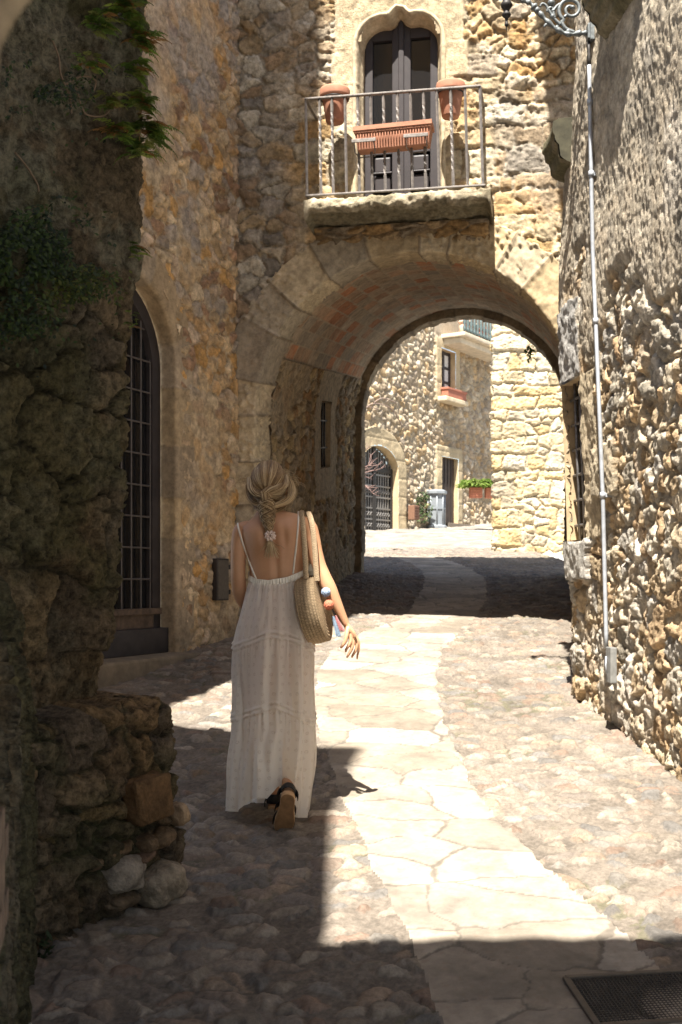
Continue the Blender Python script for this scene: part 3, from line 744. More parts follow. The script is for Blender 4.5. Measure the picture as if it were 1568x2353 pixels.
# ================================================================== right house
right_house = thing('rough_house', 'sunlit rough rubble house along the right side with crumbling plaster above', 'house', FR.V(1, .9))
p0 = np.array([(1.9, .22), (.10, 0.0)])       # path: along the end wall then along the alley
ns_end = np.arange(0, 1.9, .03); 
us = np.concatenate([np.linspace(-1.9, -.06, 40), np.arange(-.05, 3.0, .0088), np.arange(3.0, 5.2, .03)])
zv = np.concatenate([np.arange(.25, 6.3, .0088), np.arange(6.3, 9.2, .04)])
U, V = np.meshgrid(us, zv)
# plan position with rounded corner
ru = .07
wob = .035*fbm(V*.9+3, V*0+.5, 301, 3)
pl2 = np.zeros(U.shape+(2,)); 
front = U > 0
e_end = np.array([.998, -.06]); # going right from the corner
cor = FR.A
fp = cor[None, None]+FR.e*np.maximum(U, 0)[..., None]
ep = e_end*np.maximum(-U, 0)[..., None]
pl2 = fp+ep
# rounding by blending near the corner
k_ = np.exp(-(U/ru)**2)[..., None]; inward = np.array([.72, -.69]); pl2 = pl2+inward*k_*.045
bulge = .065*np.exp(-((V-3.7)/1.3)**2)-.10*sst(4.3, 5.6, V)
lean = .10*sst(1.4, 5.0, V)
off = np.where(U < .35, bulge, 0)*sst(-.2, .0, U)+0
tb_ = sst(.10, .60, U); off = bulge*(1-tb_)*sst(-.3, 0, U)+lean*tb_+wob*.5
P = np.concatenate([pl2, V[..., None]], -1); nn = np.array([FR.n[0], FR.n[1], 0]); P = P+off[..., None]*nn
WARM = [(.52, .42, .29), (.56, .47, .34), (.47, .34, .20), (.58, .51, .40), (.50, .38, .24), (.42, .30, .18), (.44, .40, .34), (.48, .33, .19), (.60, .53, .42), (.42, .37, .29)]
h1, c1, m1, _ = stones(U, V, lambda a, b: voro(a, b, .105, .115, 311, .95), WARM, (.46, .37, .26), joint=.010, rnd=.022, amp=.023, warp=.25, ws=.1, det=.005, dsc=.03, seed=312, tilt=.16, rec=.008, chink=.035, crust=.012)
h2, c2, m2, _ = stones(U, V, lambda a, b: voro(a, b, .20, .16, 321, .9), WARM, (.46, .37, .26), joint=.014, rnd=.03, amp=.027, warp=.28, ws=.14, det=.006, dsc=.035, seed=322, tilt=.15, rec=.013, chink=.045, crust=.014)
ch = sst(-.1, .2, fbm(U*1.7, V*1.7, 331, 2)); H = h1*(1-ch)+h2*ch; col = mixc(c1, c2, ch)
pits = np.maximum(0, fbm(U*16, V*9, 341, 3)-.1); hp3 = .035+.005*fbm(U*6, V*4, 342, 3)+.0035*fbm(U*45, V*28, 343, 3)+.0035*rough(U*15, V*11, 349)-.010*np.maximum(0, fbm(U*40, V*22, 341, 3)-.1)
pg = np.array((.50, .43, .33))*(1+.22*fbm(U*9, V*5, 344, 4)+.15*fbm(U*40, V*30, 345, 3))[..., None]
plm = sst(-.1, .35, fbm(U*1.1, V*.9, 346, 4)*.9+sst(2.9, 3.7, V+.35*fbm(U*1.5, V*1.5, 348, 2))*1.5-.85)
H = H*(1-plm)+hp3*plm; col = mixc(col, pg, plm*.85)
lich = sst(.15, .6, fbm(U*6, V*4, 347, 4))*plm; col = mixc(col, (.22, .195, .16), lich*.45)
wh = sst(.5, .8, fbm(U*2.3, V*2.3, 349, 3)); col = mixc(col, (.56, .51, .44), wh*.4)
# window opening + pale dressed stones above and below it
wn0 = .075; wn1 = FR.px(1361, 1000)[0]; wz1 = FR.px(1345, 872)[1]; wz0 = FR.px(1345, 1240)[1]
def patch(u0, u1, z0, z1, c, hgt):
    global H, col
    r = .02*fbm(U*9, V*9, 351, 2); mk = (U > u0+r) & (U < u1+r) & (V > z0+r) & (V < z1+r)
    H = np.where(mk, hgt+.006*fbm(U*30, V*24, 352, 4)+.01*fbm(U*7, V*7, 353, 3), H); col = np.where(mk[..., None], np.array(c)*(1+.14*fbm(U*14, V*14, 354, 4))[..., None], col)
patch(wn0-.10, wn1+.02, wz1, wz1+.50, (.43, .41, .38), .04)
patch(wn0-.05, wn1+.06, wz0-.26, wz0, (.50, .47, .42), .06)
patch(wn1, wn1+.30, wz0, wz1, (.50, .41, .28), .03)
patch(wn1+.22, wn1+.62, wz0+.25, wz0+.55, (.50, .42, .30), .05)
inw = (U > wn0) & (U < wn1) & (V > wz0) & (V < wz1)
grid('wall', P, H, None, col, M_stone, right_house, fkeep(~inw), False)
def rp3(u, z, d):                                  # point on the alley face, following lean
    t_ = float(sst(.10, .60, np.array(u))); bl_ = .065*math.exp(-((z-3.7)/1.3)**2)-.10*float(sst(4.3, 5.6, np.array(z))); of = bl_*(1-t_)+.10*float(sst(1.4, 5.0, np.array(z)))*t_
    return FR.V(u, z, d+of)
mb = MB()
for (a, b_, c_, d_) in ((wn0, wz0, wn1, wz0), (wn1, wz0, wn1, wz1), (wn1, wz1, wn0, wz1), (wn0, wz1, wn0, wz0)):
    ns_ = 8
    for i in range(ns_):
        f0, f1 = i/ns_, (i+1)/ns_; x0, y0, x1, y1 = a+(c_-a)*f0, b_+(d_-b_)*f0, a+(c_-a)*f1, b_+(d_-b_)*f1
        mb.quad(rp3(x0, y0, .03), rp3(x1, y1, .03), rp3(x1, y1, -.12), rp3(x0, y0, -.12))
mb.build('window_reveal', plain('reveal_stone', (.40, .30, .18), .9, 0, .25, 9, .6, 30), right_house)
mb = MB(); mb.quad(rp3(wn0-.05, wz0-.05, -.075), rp3(wn1+.05, wz0-.05, -.075), rp3(wn1+.05, wz1+.05, -.075), rp3(wn0-.05, wz1+.05, -.075)); rwin = mb.build('window', M_glass, right_house)
for k in (.25, .5, .75):
    mb = MB(); u_ = wn0+(wn1-wn0)*k; mb.tube([rp3(u_, wz0, -.03), rp3(u_, wz1, -.03)], .011, 6); mb.build('bar', M_iron, rwin)
for i in range(6):
    mb = MB(); z_ = wz0+(wz1-wz0)*(i+.6)/6.2; mb.tube([rp3(wn0, z_, -.03), rp3(wn1, z_, -.03)], .010, 6); mb.build('bar', M_iron, rwin)
# moulded sills of the upper windows, seen from below
M_sill = stonemat('sill_stone', nscale=30, nvar=.3, bump=.6, bscale=60)
M_se = plain('shaded_sill_end', (.055, .05, .03), .9, 0, .3, 12, .6, 40)  # end caps coloured near-black to stand in for shade on them
def sill(u0, u1, zt, prof, name):
    q = resample(prof, .008); uu = np.arange(u0, u1, .01); U, V = np.meshgrid(uu, np.arange(len(q))*.008)
    base = np.array([rp3(x, zt-.1, 0) for x in uu])[None]
    P = base+np.broadcast_to(q[:, 0, None], U.shape)[..., None]*nn; P[..., 2] = zt+q[:, 1, None]
    h = .006*fbm(U*14, V*14, 361, 4)+.010*fbm(U*5, V*6, 362, 2); c = np.array((.24, .205, .135))*(1+.25*fbm(U*8, V*8, 363, 4))[..., None]
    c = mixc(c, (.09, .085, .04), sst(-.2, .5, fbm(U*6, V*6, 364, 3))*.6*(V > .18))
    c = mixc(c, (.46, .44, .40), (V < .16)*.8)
    o = grid(name, P, h, None, c, M_sill, right_house)
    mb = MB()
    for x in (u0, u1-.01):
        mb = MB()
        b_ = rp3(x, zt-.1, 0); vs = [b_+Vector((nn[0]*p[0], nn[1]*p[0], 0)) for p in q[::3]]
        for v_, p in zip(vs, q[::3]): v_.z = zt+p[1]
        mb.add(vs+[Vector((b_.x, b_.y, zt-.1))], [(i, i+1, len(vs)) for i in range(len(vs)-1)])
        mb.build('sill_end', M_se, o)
uA = (7.76-6.62)/.996
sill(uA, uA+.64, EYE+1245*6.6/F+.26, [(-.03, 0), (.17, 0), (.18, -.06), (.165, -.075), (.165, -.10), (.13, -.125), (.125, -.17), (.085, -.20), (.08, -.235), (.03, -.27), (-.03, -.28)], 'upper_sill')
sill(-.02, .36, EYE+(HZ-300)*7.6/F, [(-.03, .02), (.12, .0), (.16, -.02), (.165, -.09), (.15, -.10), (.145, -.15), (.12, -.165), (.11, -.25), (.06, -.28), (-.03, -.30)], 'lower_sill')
mb = MB(); mb.prism([(1.29, 3.0, 9.1), (1.29, 8.35, 9.1), (4.5, 8.1, 9.1), (4.5, 3.0, 9.1)], (0, 0, .15)); mb.build('eave', M_terrad, right_house)

# ================================================================== conduit pipe, lantern bracket
pu = FR.px(1395, 1490)[0]
def pipe_pt(py, dx=0):
    px = np.interp(py, [90, 560, 1150, 1490], [1353, 1362, 1386, 1394])+dx; d = .1
    for _ in range(6):
        u_, z_ = FR.px(px, py, d); t_ = float(sst(.10, .60, np.array(u_))); bl_ = .065*math.exp(-((z_-3.7)/1.3)**2)-.10*float(sst(4.3, 5.6, np.array(z_)))
        d = bl_*(1-t_)+.10*float(sst(1.4, 5.0, np.array(z_)))*t_+float(np.interp(z_, [1.3, 2.8, 3.6, 5.2], [.085, .085, .055, .05]))
    return FR.V(u_, z_, d)
cp = thing('conduit_pipe', 'grey metal pipe clipped up the rough right-hand wall', 'pipe', pipe_pt(1490))
mb = MB(); mb.tube([pipe_pt(y) for y in np.linspace(150, 1490, 40)], .0125, 10); mb.build('pipe', M_pipe, cp)
mb = MB(); mb.tube([pipe_pt(y) for y in np.linspace(95, 152, 4)], .011, 8); mb.build('cable', M_darkiron, cp)
for y in (235, 400, 738, 1138):
    mb = MB(); p = pipe_pt(y); mb.tube([p+Vector((0, 0, -.018)), p+Vector((0, 0, .018))], .0175, 12); mb.box(p+Vector((.035, 0, 0)), (.03, 0, 0), (0, .008, 0), (0, 0, .012), .002); mb.build('clip', M_pipe, cp)
mb = MB(); p = pipe_pt(1528); q = pipe_pt(1528, 11)
mb.box(q, FR.V(.045, 0)-FR.V(0, 0), Vector((nn[0]*.02, nn[1]*.02, 0)), Vector((0, 0, .105)), .006); jb = mb.build('junction_box', plain('grey_box', (.22, .22, .21), .6, .3), cp)
mb = MB(); mb.tube([q+Vector((-.03, 0, .05)), q+Vector((-.035, -.01, .0)), q+Vector((-.03, -.01, -.05))], .006, 6); mb.build('cable_stub', M_pipe, jb)

lamp = thing('wall_lantern', 'grey cast-iron scroll bracket of a lantern high on the right wall', 'lantern', W(1352, 80, pipe_pt(90).y))
LY = pipe_pt(90).y
def LP(zx, zy, dy=0): return W(1120+.2857*zx, .2857*zy, LY+dy)   # pixels of the enlarged crop
def curve(pts, n=8):
    p = [Vector(x) for x in pts]; out = []
    for i in range(len(p)-1):
        a, b_, c_, d_ = p[max(i-1, 0)], p[i], p[i+1], p[min(i+2, len(p)-1)]
        for k in range(n):
            t_ = k/n; out.append(.5*((2*b_)+(c_-a)*t_+(2*a-5*b_+4*c_-d_)*t_*t_+(3*b_-a-3*c_+d_)*t_**3))
    out.append(p[-1]); return out
mb = MB(); mb.box(LP(815, 262), (.010, 0, 0), (0, .03, 0), (0, 0, .045), .003)
mb.box(LP(835, 262), (.012, 0, 0), (0, .045, 0), (0, 0, .06), .003); mb.build('wall_plate', M_lampiron, lamp)
mb = MB(); arm = curve([LP(800, 265), LP(730, 270), (LP(650, 275)), LP(560, 235), LP(470, 160), LP(410, 90), LP(350, 30), LP(300, 10), LP(240, -20), LP(150, -45)])
rs = [.016]*len(arm)
for i in range(len(arm)): rs[i] = .014+.004*math.sin(i*.9)+(.008 if i in (6, 7, 44, 45) else 0)
mb.tube(arm, rs, 10); mb.build('arm', M_lampiron, lamp)
mb = MB()
sc_c = LP(672, 78); sp_ = []
for k in range(64):
    a = math.radians(235-k*8.6); r_ = .076*(1-k/64*.80); sp_.append(sc_c+Vector((math.cos(a)*r_*1.02, 0, math.sin(a)*r_)))
st_ = curve([LP(700, 262), LP(630, 230), LP(592, 170)], 6)[:-1]
mb.tube(st_+sp_, [.012]*len(st_)+[.0125-.00006*k for k in range(64)], 10)
e_ = sp_[-1]; mb.lathe(e_-Vector((0, 0, .012)), [(.004, 0), (.014, .004), (.016, .012), (.014, .02), (.004, .024)], 10); mb.build('scroll', M_lampiron, lamp)
mb = MB()
for pts in ([LP(590, 200), LP(540, 150), LP(500, 90), LP(470, 40), LP(440, 30), LP(425, 55)], [LP(540, 150), LP(530, 90), LP(520, 30), LP(515, -10)], [LP(530, 90), LP(560, 50), LP(590, 30), LP(580, 60)], [LP(520, 60), LP(490, 70), LP(480, 95)], [LP(500, 195), LP(470, 200), LP(458, 218)], [LP(620, 140), LP(640, 120), LP(655, 135)]):
    c_ = curve(pts, 5); mb.tube(c_, [.009*(1-.6*i/len(c_))+.002 for i in range(len(c_))], 7)
for zx, zy, r_ in ((515, 20, .024), (528, 85, .012), (525, 130, .016), (400, 80, .022), (650, 255, .02), (560, 225, .018)):
    p = LP(zx, zy); mb.lathe(p-Vector((0, 0, r_)), [(.002, 0), (r_*.7, r_*.3), (r_, r_), (r_*.6, r_*1.6), (.002, r_*2)], 8)
mb.build('leaf_ornament', M_lampiron, lamp)
mb = MB(); p = LP(155, 0); u_ = .2857*LY/F
mb.lathe(LP(155, 258), [(.001, 0), (5*u_, 30*u_), (6*u_, 45*u_), (14*u_, 50*u_), (17*u_, 60*u_), (12*u_, 75*u_), (10*u_, 85*u_), (14*u_, 110*u_), (33*u_, 128*u_), (38*u_, 138*u_), (33*u_, 150*u_), (22*u_, 160*u_), (28*u_, 185*u_), (42*u_, 200*u_), (48*u_, 215*u_), (42*u_, 235*u_), (30*u_, 250*u_), (40*u_, 280*u_)], 14); mb.build('finial', M_darkiron, lamp)
# ================================================================== mossy wall, left foreground
moss_wall = thing('mossy_wall', 'dark mossy wall of big rough blocks in the shaded left foreground', 'wall', (-1.0, 4.2, .5))
tdir = np.array([.667, 1.0]); tdir /= np.hypot(*tdir)
nrm = np.array([tdir[1], -tdir[0]])                       # towards the camera and the street
ne = .70
# corner position: silhouette x in the photo for each height
py_s = np.array([-300, 0, 250, 400, 620, 700, 860, 880, 1080, 1100, 1190, 1210, 1330, 1400, 1480, 1560, 1600, 1640, 2060])
px_s = np.array([338, 340, 336, 330, 342, 326, 322, 326, 322, 312, 318, 305, 308, 292, 282, 262, 255, 258, 262])
YC = 4.45
zs_m = EYE+(HZ-py_s)*YC/F; xs_m = (px_s-CX)*YC/F-.035
step = .0085
lf = np.concatenate([np.arange(-2.3, -.9, .02), np.arange(-.9, 0, step)])        # along the face up to the corner
rc = .10; larc = np.arange(0, rc*math.pi*.55, step); lb = np.arange(step, 1.0, .02)
lu = np.concatenate([lf, larc, larc[-1]+lb])
zv = np.arange(.25, 4.75, step)
U, V = np.meshgrid(lu, zv)
cornx = np.interp(V, zs_m[::-1], xs_m[::-1])
cp2 = np.stack([cornx, np.full_like(cornx, YC)], -1)
a_ = np.clip(U, 0, larc[-1])/rc; be = np.maximum(U-larc[-1], 0); fr = np.minimum(U, 0)
# local plan coordinates (t along face, n outwards)
tl_ = fr+rc*np.sin(a_)-rc+be*math.cos(larc[-1]/rc); nl = rc*np.cos(a_)-rc-be*math.sin(larc[-1]/rc)
P = np.zeros(U.shape+(3,)); P[..., :2] = cp2+tl_[..., None]*tdir+nl[..., None]*nrm; P[..., 2] = V
MOSSP = [(.125, .088, .048), (.145, .105, .057), (.10, .075, .048), (.132, .096, .055), (.16, .118, .07), (.11, .088, .06)]
h1, c1, m1, _ = stones(U, V, lambda a, b: coursed(a, b, .40, .23, 401, .0), MOSSP, (.11, .085, .05), joint=.008, rnd=.016, amp=.024, warp=.11, ws=.3, det=.009, dsc=.05, seed=402, tilt=.09, rec=.016, chink=.05, crust=.024)
h2, c2, m2, _ = stones(U, V, lambda a, b: voro(a, b, .22, .17, 411, .85), MOSSP, (.10, .08, .05), joint=.012, rnd=.02, amp=.028, warp=.22, ws=.2, det=.007, dsc=.04, seed=412, tilt=.08, rec=.018, chink=.05, crust=.022)
b_ = sst(.15, .4, fbm(U*1.2+2, V*1.2, 421, 2)); H = h1*(1-b_)+h2*b_; col = mixc(c1, c2, b_)
flat_ = sst(2.7, 3.2, V+.25*fbm(U*2, V*2, 425, 2)); H = H*(1-.75*flat_)+flat_*(.03+.03*fbm(U*3, V*2.2, 426, 3)+.012*fbm(U*14, V*10, 428, 3)+.03*rough(U*7, V*5, 429)+.012*rough(U*30, V*24, 439)); col = mixc(col, (.135, .108, .07), flat_*.6)
ms = sst(-.05, .5, fbm(U*2.6, V*2.0, 422, 4)+.25*(V-2)*.3); col = mixc(col, (.07, .078, .03), ms*.5)
lg = sst(.0, .5, fbm(U*5, V*4, 423, 5)+.5*flat_-.25+.5*rough(U*16, V*13, 440)); col = mixc(col, (.24, .235, .17), lg*(.15+.35*flat_))
jd = ((1-m1)*(1-b_)+(1-m2)*b_)*(1-.8*flat_); col = mixc(col, (.04, .033, .02), jd*.7)
H = H+.004*fbm(U*60, V*60, 424, 2)*ms
grid('upper_wall', P, H, None, col, M_moss, moss_wall, None, False)
# lower bench of rubble that stands proud of the wall
zb_top = EYE+(HZ-1615)*4.42/F
prof = resample([(-.30, zb_top+.02), (-.06, zb_top+.01), (.0, zb_top-.03), (.02, zb_top-.15), (.03, .9), (.05, .2)], step)
cxB = (408-CX)*4.46/F; cyB = 4.46
lu = np.concatenate([np.arange(-1.5, 0, step), larc, larc[-1]+np.arange(step, .9, .012)])
U, V = np.meshgrid(lu, np.arange(len(prof))*step)
a_ = np.clip(U, 0, larc[-1])/rc; be = np.maximum(U-larc[-1], 0); fr = np.minimum(U, 0)
outp = prof[:, 0, None]
sk = np.minimum(outp, 0)
tl_ = fr+(rc+sk*.6)*np.sin(a_)-rc+be*math.cos(larc[-1]/rc); nl = (rc+np.where(U > 0, sk*.6, sk))*np.cos(a_)-rc-be*math.sin(larc[-1]/rc)+np.where(U > 0, 0, 0)+np.maximum(outp, 0)
P = np.zeros(U.shape+(3,)); P[..., :2] = np.array([cxB, cyB])+tl_[..., None]*tdir+nl[..., None]*nrm
P[..., 2] = prof[:, 1, None]-.10*sst(-.2, -1.1, U)*sst(1.1, 1.3, prof[:, 1, None])
LOWP = [(.135, .098, .058), (.16, .11, .062), (.11, .083, .055), (.175, .115, .058), (.14, .108, .07), (.125, .095, .065)]
Zc = P[..., 2]
h1, c1, m1, rr = stones(U, Zc, lambda a, b: coursed(a, b, .17, .115, 431, .0), LOWP, (.085, .07, .04), joint=.010, rnd=.014, amp=.028, warp=.32, ws=.2, det=.007, dsc=.035, seed=432, tilt=.14, rec=.022, chink=.045, crust=.018)
ms = sst(.0, .5, fbm(U*3, Zc*2.5, 433, 4)); col = mixc(c1, (.06, .065, .028), ms*.75*(1-.4*m1))
topm = sst(.32, .26, V); h1 = h1*(1-.5*topm)
grid('bench', P, h1, None, col, M_moss, moss_wall, None, True)
# two pale boulders at the foot and a few slipped stones
def boulder(name, px, py, Y, sx, sy, sz, c, seed, lab=None, par=None, tilt=0, sq=2.6):
    n = 40; th = np.linspace(0, 2*np.pi, n*2, endpoint=False); ph = np.linspace(-np.pi/2, np.pi/2, n)
    T, Pp = np.meshgrid(th, ph)
    def sp(x, e): return np.sign(x)*np.abs(x)**(2/e)
    x = sp(np.cos(Pp), sq)*sp(np.cos(T), sq); y = sp(np.cos(Pp), sq)*sp(np.sin(T), sq); z = sp(np.sin(Pp), sq)
    nz = 1+.10*fbm(x*1.6+seed, y*1.6+z*1.3, seed, 3)+.03*fbm(x*7+z*3, y*7+z*5, seed+3, 3)
    x, y, z = x*nz*sx, y*nz*sy, z*nz*sz
    ct, st = math.cos(tilt), math.sin(tilt); x, z = x*ct-z*st, x*st+z*ct
    al = math.atan2(tdir[1], tdir[0]); ca, sa = math.cos(al), math.sin(al)
    o = W(px, py, Y-.075); V_ = np.stack([o.x+x*ca+y*sa, o.y+x*sa-y*ca, o.z+z], -1)
    colr = np.array(c)*(1+.14*fbm(x*30+y*7, z*30, seed+5, 4)+.1*fbm(x*7, z*7, seed+6, 3))[..., None]
    me = npmesh(name, V_, gridq(n, n*2, True, None, True), colr)
    ob = link(name, me, M_stone, par)
    if lab: ob['label'] = lab
    return ob
boulder('stone', 278, 2008, 4.22, .082, .07, .062, (.36, .315, .26), 3, 'smooth pale grey stone', moss_wall, .05, 3.2)
boulder('stone', 368, 2030, 4.34, .10, .08, .072, (.33, .28, .215), 9, 'cracked pale boulder', moss_wall, .25, 2.9)
boulder('stone', 246, 1962, 4.22, .125, .06, .028, (.20, .135, .08), 13, None, moss_wall, .22, 2.6)
boulder('stone', 335, 1938, 4.30, .032, .05, .034, (.19, .13, .08), 17, None, moss_wall, .2)
boulder('stone', 372, 1925, 4.36, .048, .05, .028, (.22, .15, .09), 19, None, moss_wall, .5)
boulder('stone', 325, 1968, 4.28, .06, .05, .016, (.2, .13, .09), 23, None, moss_wall, .3)
boulder('stone', 275, 2068, 4.22, .08, .06, .028, (.16, .12, .08), 29, None, moss_wall, .05)
boulder('stone', 410, 1870, 4.45, .028, .05, .045, (.42, .30, .19), 31, None, moss_wall, .1)
boulder('stone', 340, 1835, 4.30, .10, .05, .085, (.17, .10, .048), 37, 'rusty orange-brown block', moss_wall, .12, 5.5)
# near return wall with a plank hatch
U, V = np.meshgrid(np.arange(0, 2.2, .012), np.arange(.1, 4.4, .012))
nw = thing('hatch_wall', 'rough mossy wall end with a brown wooden hatch at the left edge', 'wall', (-1.0, 3.4, .4))
FN = Frame((-1.07, 3.92), (.12, -.54), (.976, .217))
h1, c1, m1, _ = stones(U, V, lambda a, b: voro(a, b, .24, .2, 441, .85), MOSSP, (.14, .12, .08), joint=.012, rnd=.03, amp=.04, warp=.25, ws=.2, det=.008, dsc=.03, seed=442, tilt=.1, rec=.02, crust=.014)
ms = sst(-.1, .5, fbm(U*3, V*2, 443, 4)); c1 = mixc(c1, (.085, .085, .04), ms*.6)
bz = sst(1.95, 1.35, V+.1*fbm(U*3, V*3, 4, 2))
Pn = FN.pt(U, V, -.22*(1-bz)-.0)
grid('wall', Pn, h1, None, c1, M_moss, nw, None, False)
q0 = FN.px(38, 1870, .06)[0]; zt_ = FN.px(38, 1850, .06)[1]; zb_ = FN.px(38, 2150, .06)[1]
mb = MB(); e = FN.V(1, 0)-FN.V(0, 0); nn_ = FN.V(0, 0, 1)-FN.V(0, 0)
def nbx(mb, u0, u1, z0, z1, d, th, bev=.006):
    d = d-.05; th = th*.6
    mb.box(FN.V((u0+u1)/2, (z0+z1)/2, d), e*(u1-u0)/2, nn_*th/2, Vector((0, 0, (z1-z0)/2)), bev)
nbx(mb, q0, q0+.06, zb_, zt_, .075, .05); nbx(mb, q0+.06, q0+.6, zt_-.06, zt_, .075, .048); nbx(mb, q0+.06, q0+.6, zb_, zb_+.07, .075, .048); hat = mb.build('hatch', M_woodold, nw)
mb = MB(); nbx(mb, q0+.05, q0+.6, zb_+.05, zt_-.05, .06, .03); mb.build('panel', plain('hatch_wood', (.14, .09, .055), .75, 0, .3, 20, .5, 60), hat)
for zq in (.22, .72):
    mb = MB(); zz = zb_+(zt_-zb_)*zq; nbx(mb, q0-.035, q0+.02, zz-.03, zz+.03, .085, .03, .003); mb.build('hinge', M_woodold, hat)

# ================================================================== plants
def leafmat(name, c1, c2, tr=.35):
    m, t, b = newmat(name); L = t.links.new
    oi = nd(t, 'ShaderNodeAttribute', attribute_name='Col')
    b.inputs['Roughness'].default_value = .55; b.inputs['Specular IOR Level'].default_value = .3
    L(oi.outputs['Color'], b.inputs['Base Color'])
    tl = nd(t, 'ShaderNodeBsdfTranslucent'); L(oi.outputs['Color'], tl.inputs['Color'])
    mx = nd(t, 'ShaderNodeMixShader'); mx.inputs[0].default_value = tr
    out = t.nodes['Material Output']; L(b.outputs[0], mx.inputs[1]); L(tl.outputs[0], mx.inputs[2]); L(mx.outputs[0], out.inputs['Surface'])
    return m
M_leaf = leafmat('leaf', None, None)
class Leaves:
    def __init__(s): s.V = []; s.Q = []; s.c = []
    def leaf(s, p, d, up, L, wd, col):
        p = np.array(p); d = np.array(d); d = d/np.linalg.norm(d); sd = np.cross(d, up); sd = sd/(np.linalg.norm(sd)+1e-9); nn = np.cross(sd, d)
        b = len(s.V)
        s.V += [p, p+d*L*.45+sd*wd*.5-nn*wd*.12, p+d*L-nn*L*.12, p+d*L*.45-sd*wd*.5-nn*wd*.12]; s.Q.append([b, b+1, b+2, b+3]); s.c += [col]*4
    def stem(s, pts, r, col):
        for a, b_ in zip(pts[:-1], pts[1:]):
            a = np.array(a); b_ = np.array(b_); d = b_-a; sd = np.cross(d, (.3, 1, .2)); sd = sd/(np.linalg.norm(sd)+1e-9)*r; k = len(s.V)
            s.V += [a-sd, a+sd, b_+sd, b_-sd]; s.Q.append([k, k+1, k+2, k+3]); s.c += [col]*4
            sd2 = np.cross(d, sd); sd2 = sd2/(np.linalg.norm(sd2)+1e-9)*r; k = len(s.V)
            s.V += [a-sd2, a+sd2, b_+sd2, b_-sd2]; s.Q.append([k, k+1, k+2, k+3]); s.c += [col]*4
    def build(s, name, parent=None):
        return link(name, npmesh(name, np.array(s.V), np.array(s.Q), np.array(s.c), False), M_leaf, parent)
GRN = [(.13, .22, .035), (.18, .28, .045), (.10, .17, .03), (.26, .33, .06), (.09, .14, .03), (.22, .24, .06)]
def fern(p, n, L, out, label, seed, dead=.12, pal=GRN):
    r = random.Random(seed); lv = Leaves(); dl = Leaves()
    for i in range(int(n*2.3)):
        a = r.uniform(-1.9, 1.9); d = Vector(out).normalized(); side = Vector((-d.y, d.x, 0))
        d0 = (d*math.cos(a)+side*math.sin(a)+Vector((0, 0, r.uniform(.1, 1.0)))).normalized()
        Lf = L*r.uniform(.35, .85); k = 13; q = Vector(p)+Vector((r.uniform(-.02, .02), r.uniform(-.02, .02), r.uniform(-.03, .03))); pts = [q.copy()]; dd = d0.copy()
        for j in range(k):
            dd = (dd+Vector((0, 0, -.12))).normalized(); q = q+dd*(Lf/k); pts.append(q.copy())
        isd = r.random() < dead
        c = Vector((.28, .15, .05)) if isd else Vector(r.choice(pal))*r.uniform(.8, 1.3)
        T = dl if isd else lv
        T.stem(pts, .0012, tuple(c*.8))
        for j in range(2, k):
            f_ = j/k; ll = L*.24*math.sin(math.pi*min(1, f_*.95+.12))**.8*(1.05-f_*.75); t_ = (pts[j+1]-pts[j]).normalized() if j < k else dd
            upv = Vector((0, 0, 1)); s_ = t_.cross(upv).normalized()
            for sg in (-1, 1):
                T.leaf(pts[j], s_*sg+t_*.55+Vector((0, 0, r.uniform(-.35, .1))), (0, 0, 1), ll*r.uniform(.8, 1.1), ll*.46, tuple(c*r.uniform(.85, 1.15)))
    o = thing('fern', label, 'fern', p, 'ferns growing on the mossy wall')
    if lv.V: lv.build('fronds', o)
    if dl.V: dl.build('dry_fronds', o)
    return o
fo = (.6, -.7, 0)
def MY(px): return 3.738/(.667-(px-CX)/F)-.11
for i, (px, py, n, L, lab) in enumerate([
    (285, 30, 16, .17, 'bushy green fern at the very top of the mossy wall'),
    (322, 95, 14, .14, 'fern with curled brown tips on the wall edge below the topmost fern'),
    (310, 160, 10, .13, 'bright green fern halfway down the upper wall edge'),
    (322, 235, 12, .15, 'upright fern with broad yellow-green fronds on the wall edge'),
    (335, 300, 18, .18, 'full fern spilling furthest out over the ochre house wall'),
    (318, 345, 12, .15, 'drooping fern at the bottom of the spilling cluster'),
    (268, 300, 12, .13, 'fern with hanging rusty dead leaves on the wall face'),
    (312, 580, 6, .10, 'small lone fern sprig sticking out of the wall edge mid-height'),
    (225, 60, 9, .13, 'small fern on the upper wall face left of the topmost fern'),
    (205, 150, 7, .11, 'sparse fern in the middle of the upper mossy wall face'),
    (250, 235, 8, .12, 'dull green fern beside the bare vine stems'),
    (305, 735, 5, .08, 'tiny fern tuft under the red brick in the wall')]):
    fern(W(px, py, MY(px)), n, L, fo, lab, 50+i, .3 if 'brown' in lab or 'rusty' in lab else .1)
def creeper(cx, cy, rx, ry, n, Y, label, seed, sz=.03, pal=None):
    r = random.Random(seed); lv = Leaves(); o = thing('creeper', label, 'creeper', W(cx, cy, Y), 'leafy creepers on the mossy wall')
    for i in range(n):
        px = cx+rx*r.gauss(0, .5); py = cy+ry*r.gauss(0, .5)+abs(r.gauss(0, .3))*ry
        if px > 322 or vn(px*.021+seed, py*.024, seed) < -.12: continue
        yy = MY(px)+r.uniform(-.05, .05); p = W(px, py, yy)
        c = Vector(r.choice(pal or [(.028, .045, .02), (.04, .07, .02), (.055, .085, .022), (.022, .035, .022)]))*r.uniform(.7, 1.3)
        lv.leaf(p, (r.uniform(-1, 1), r.uniform(-.6, .1), r.uniform(-1.2, .2)), (.3, -.8, r.uniform(.2, .9)), sz*r.uniform(.5, 1.2), sz*.55*r.uniform(.6, 1.2), tuple(c))
    lv.build('leaves', o); return o
creeper(70, 560, 140, 120, 3600, 3.75, 'dense dark creeper spreading over the middle left of the mossy wall', 3, .023)
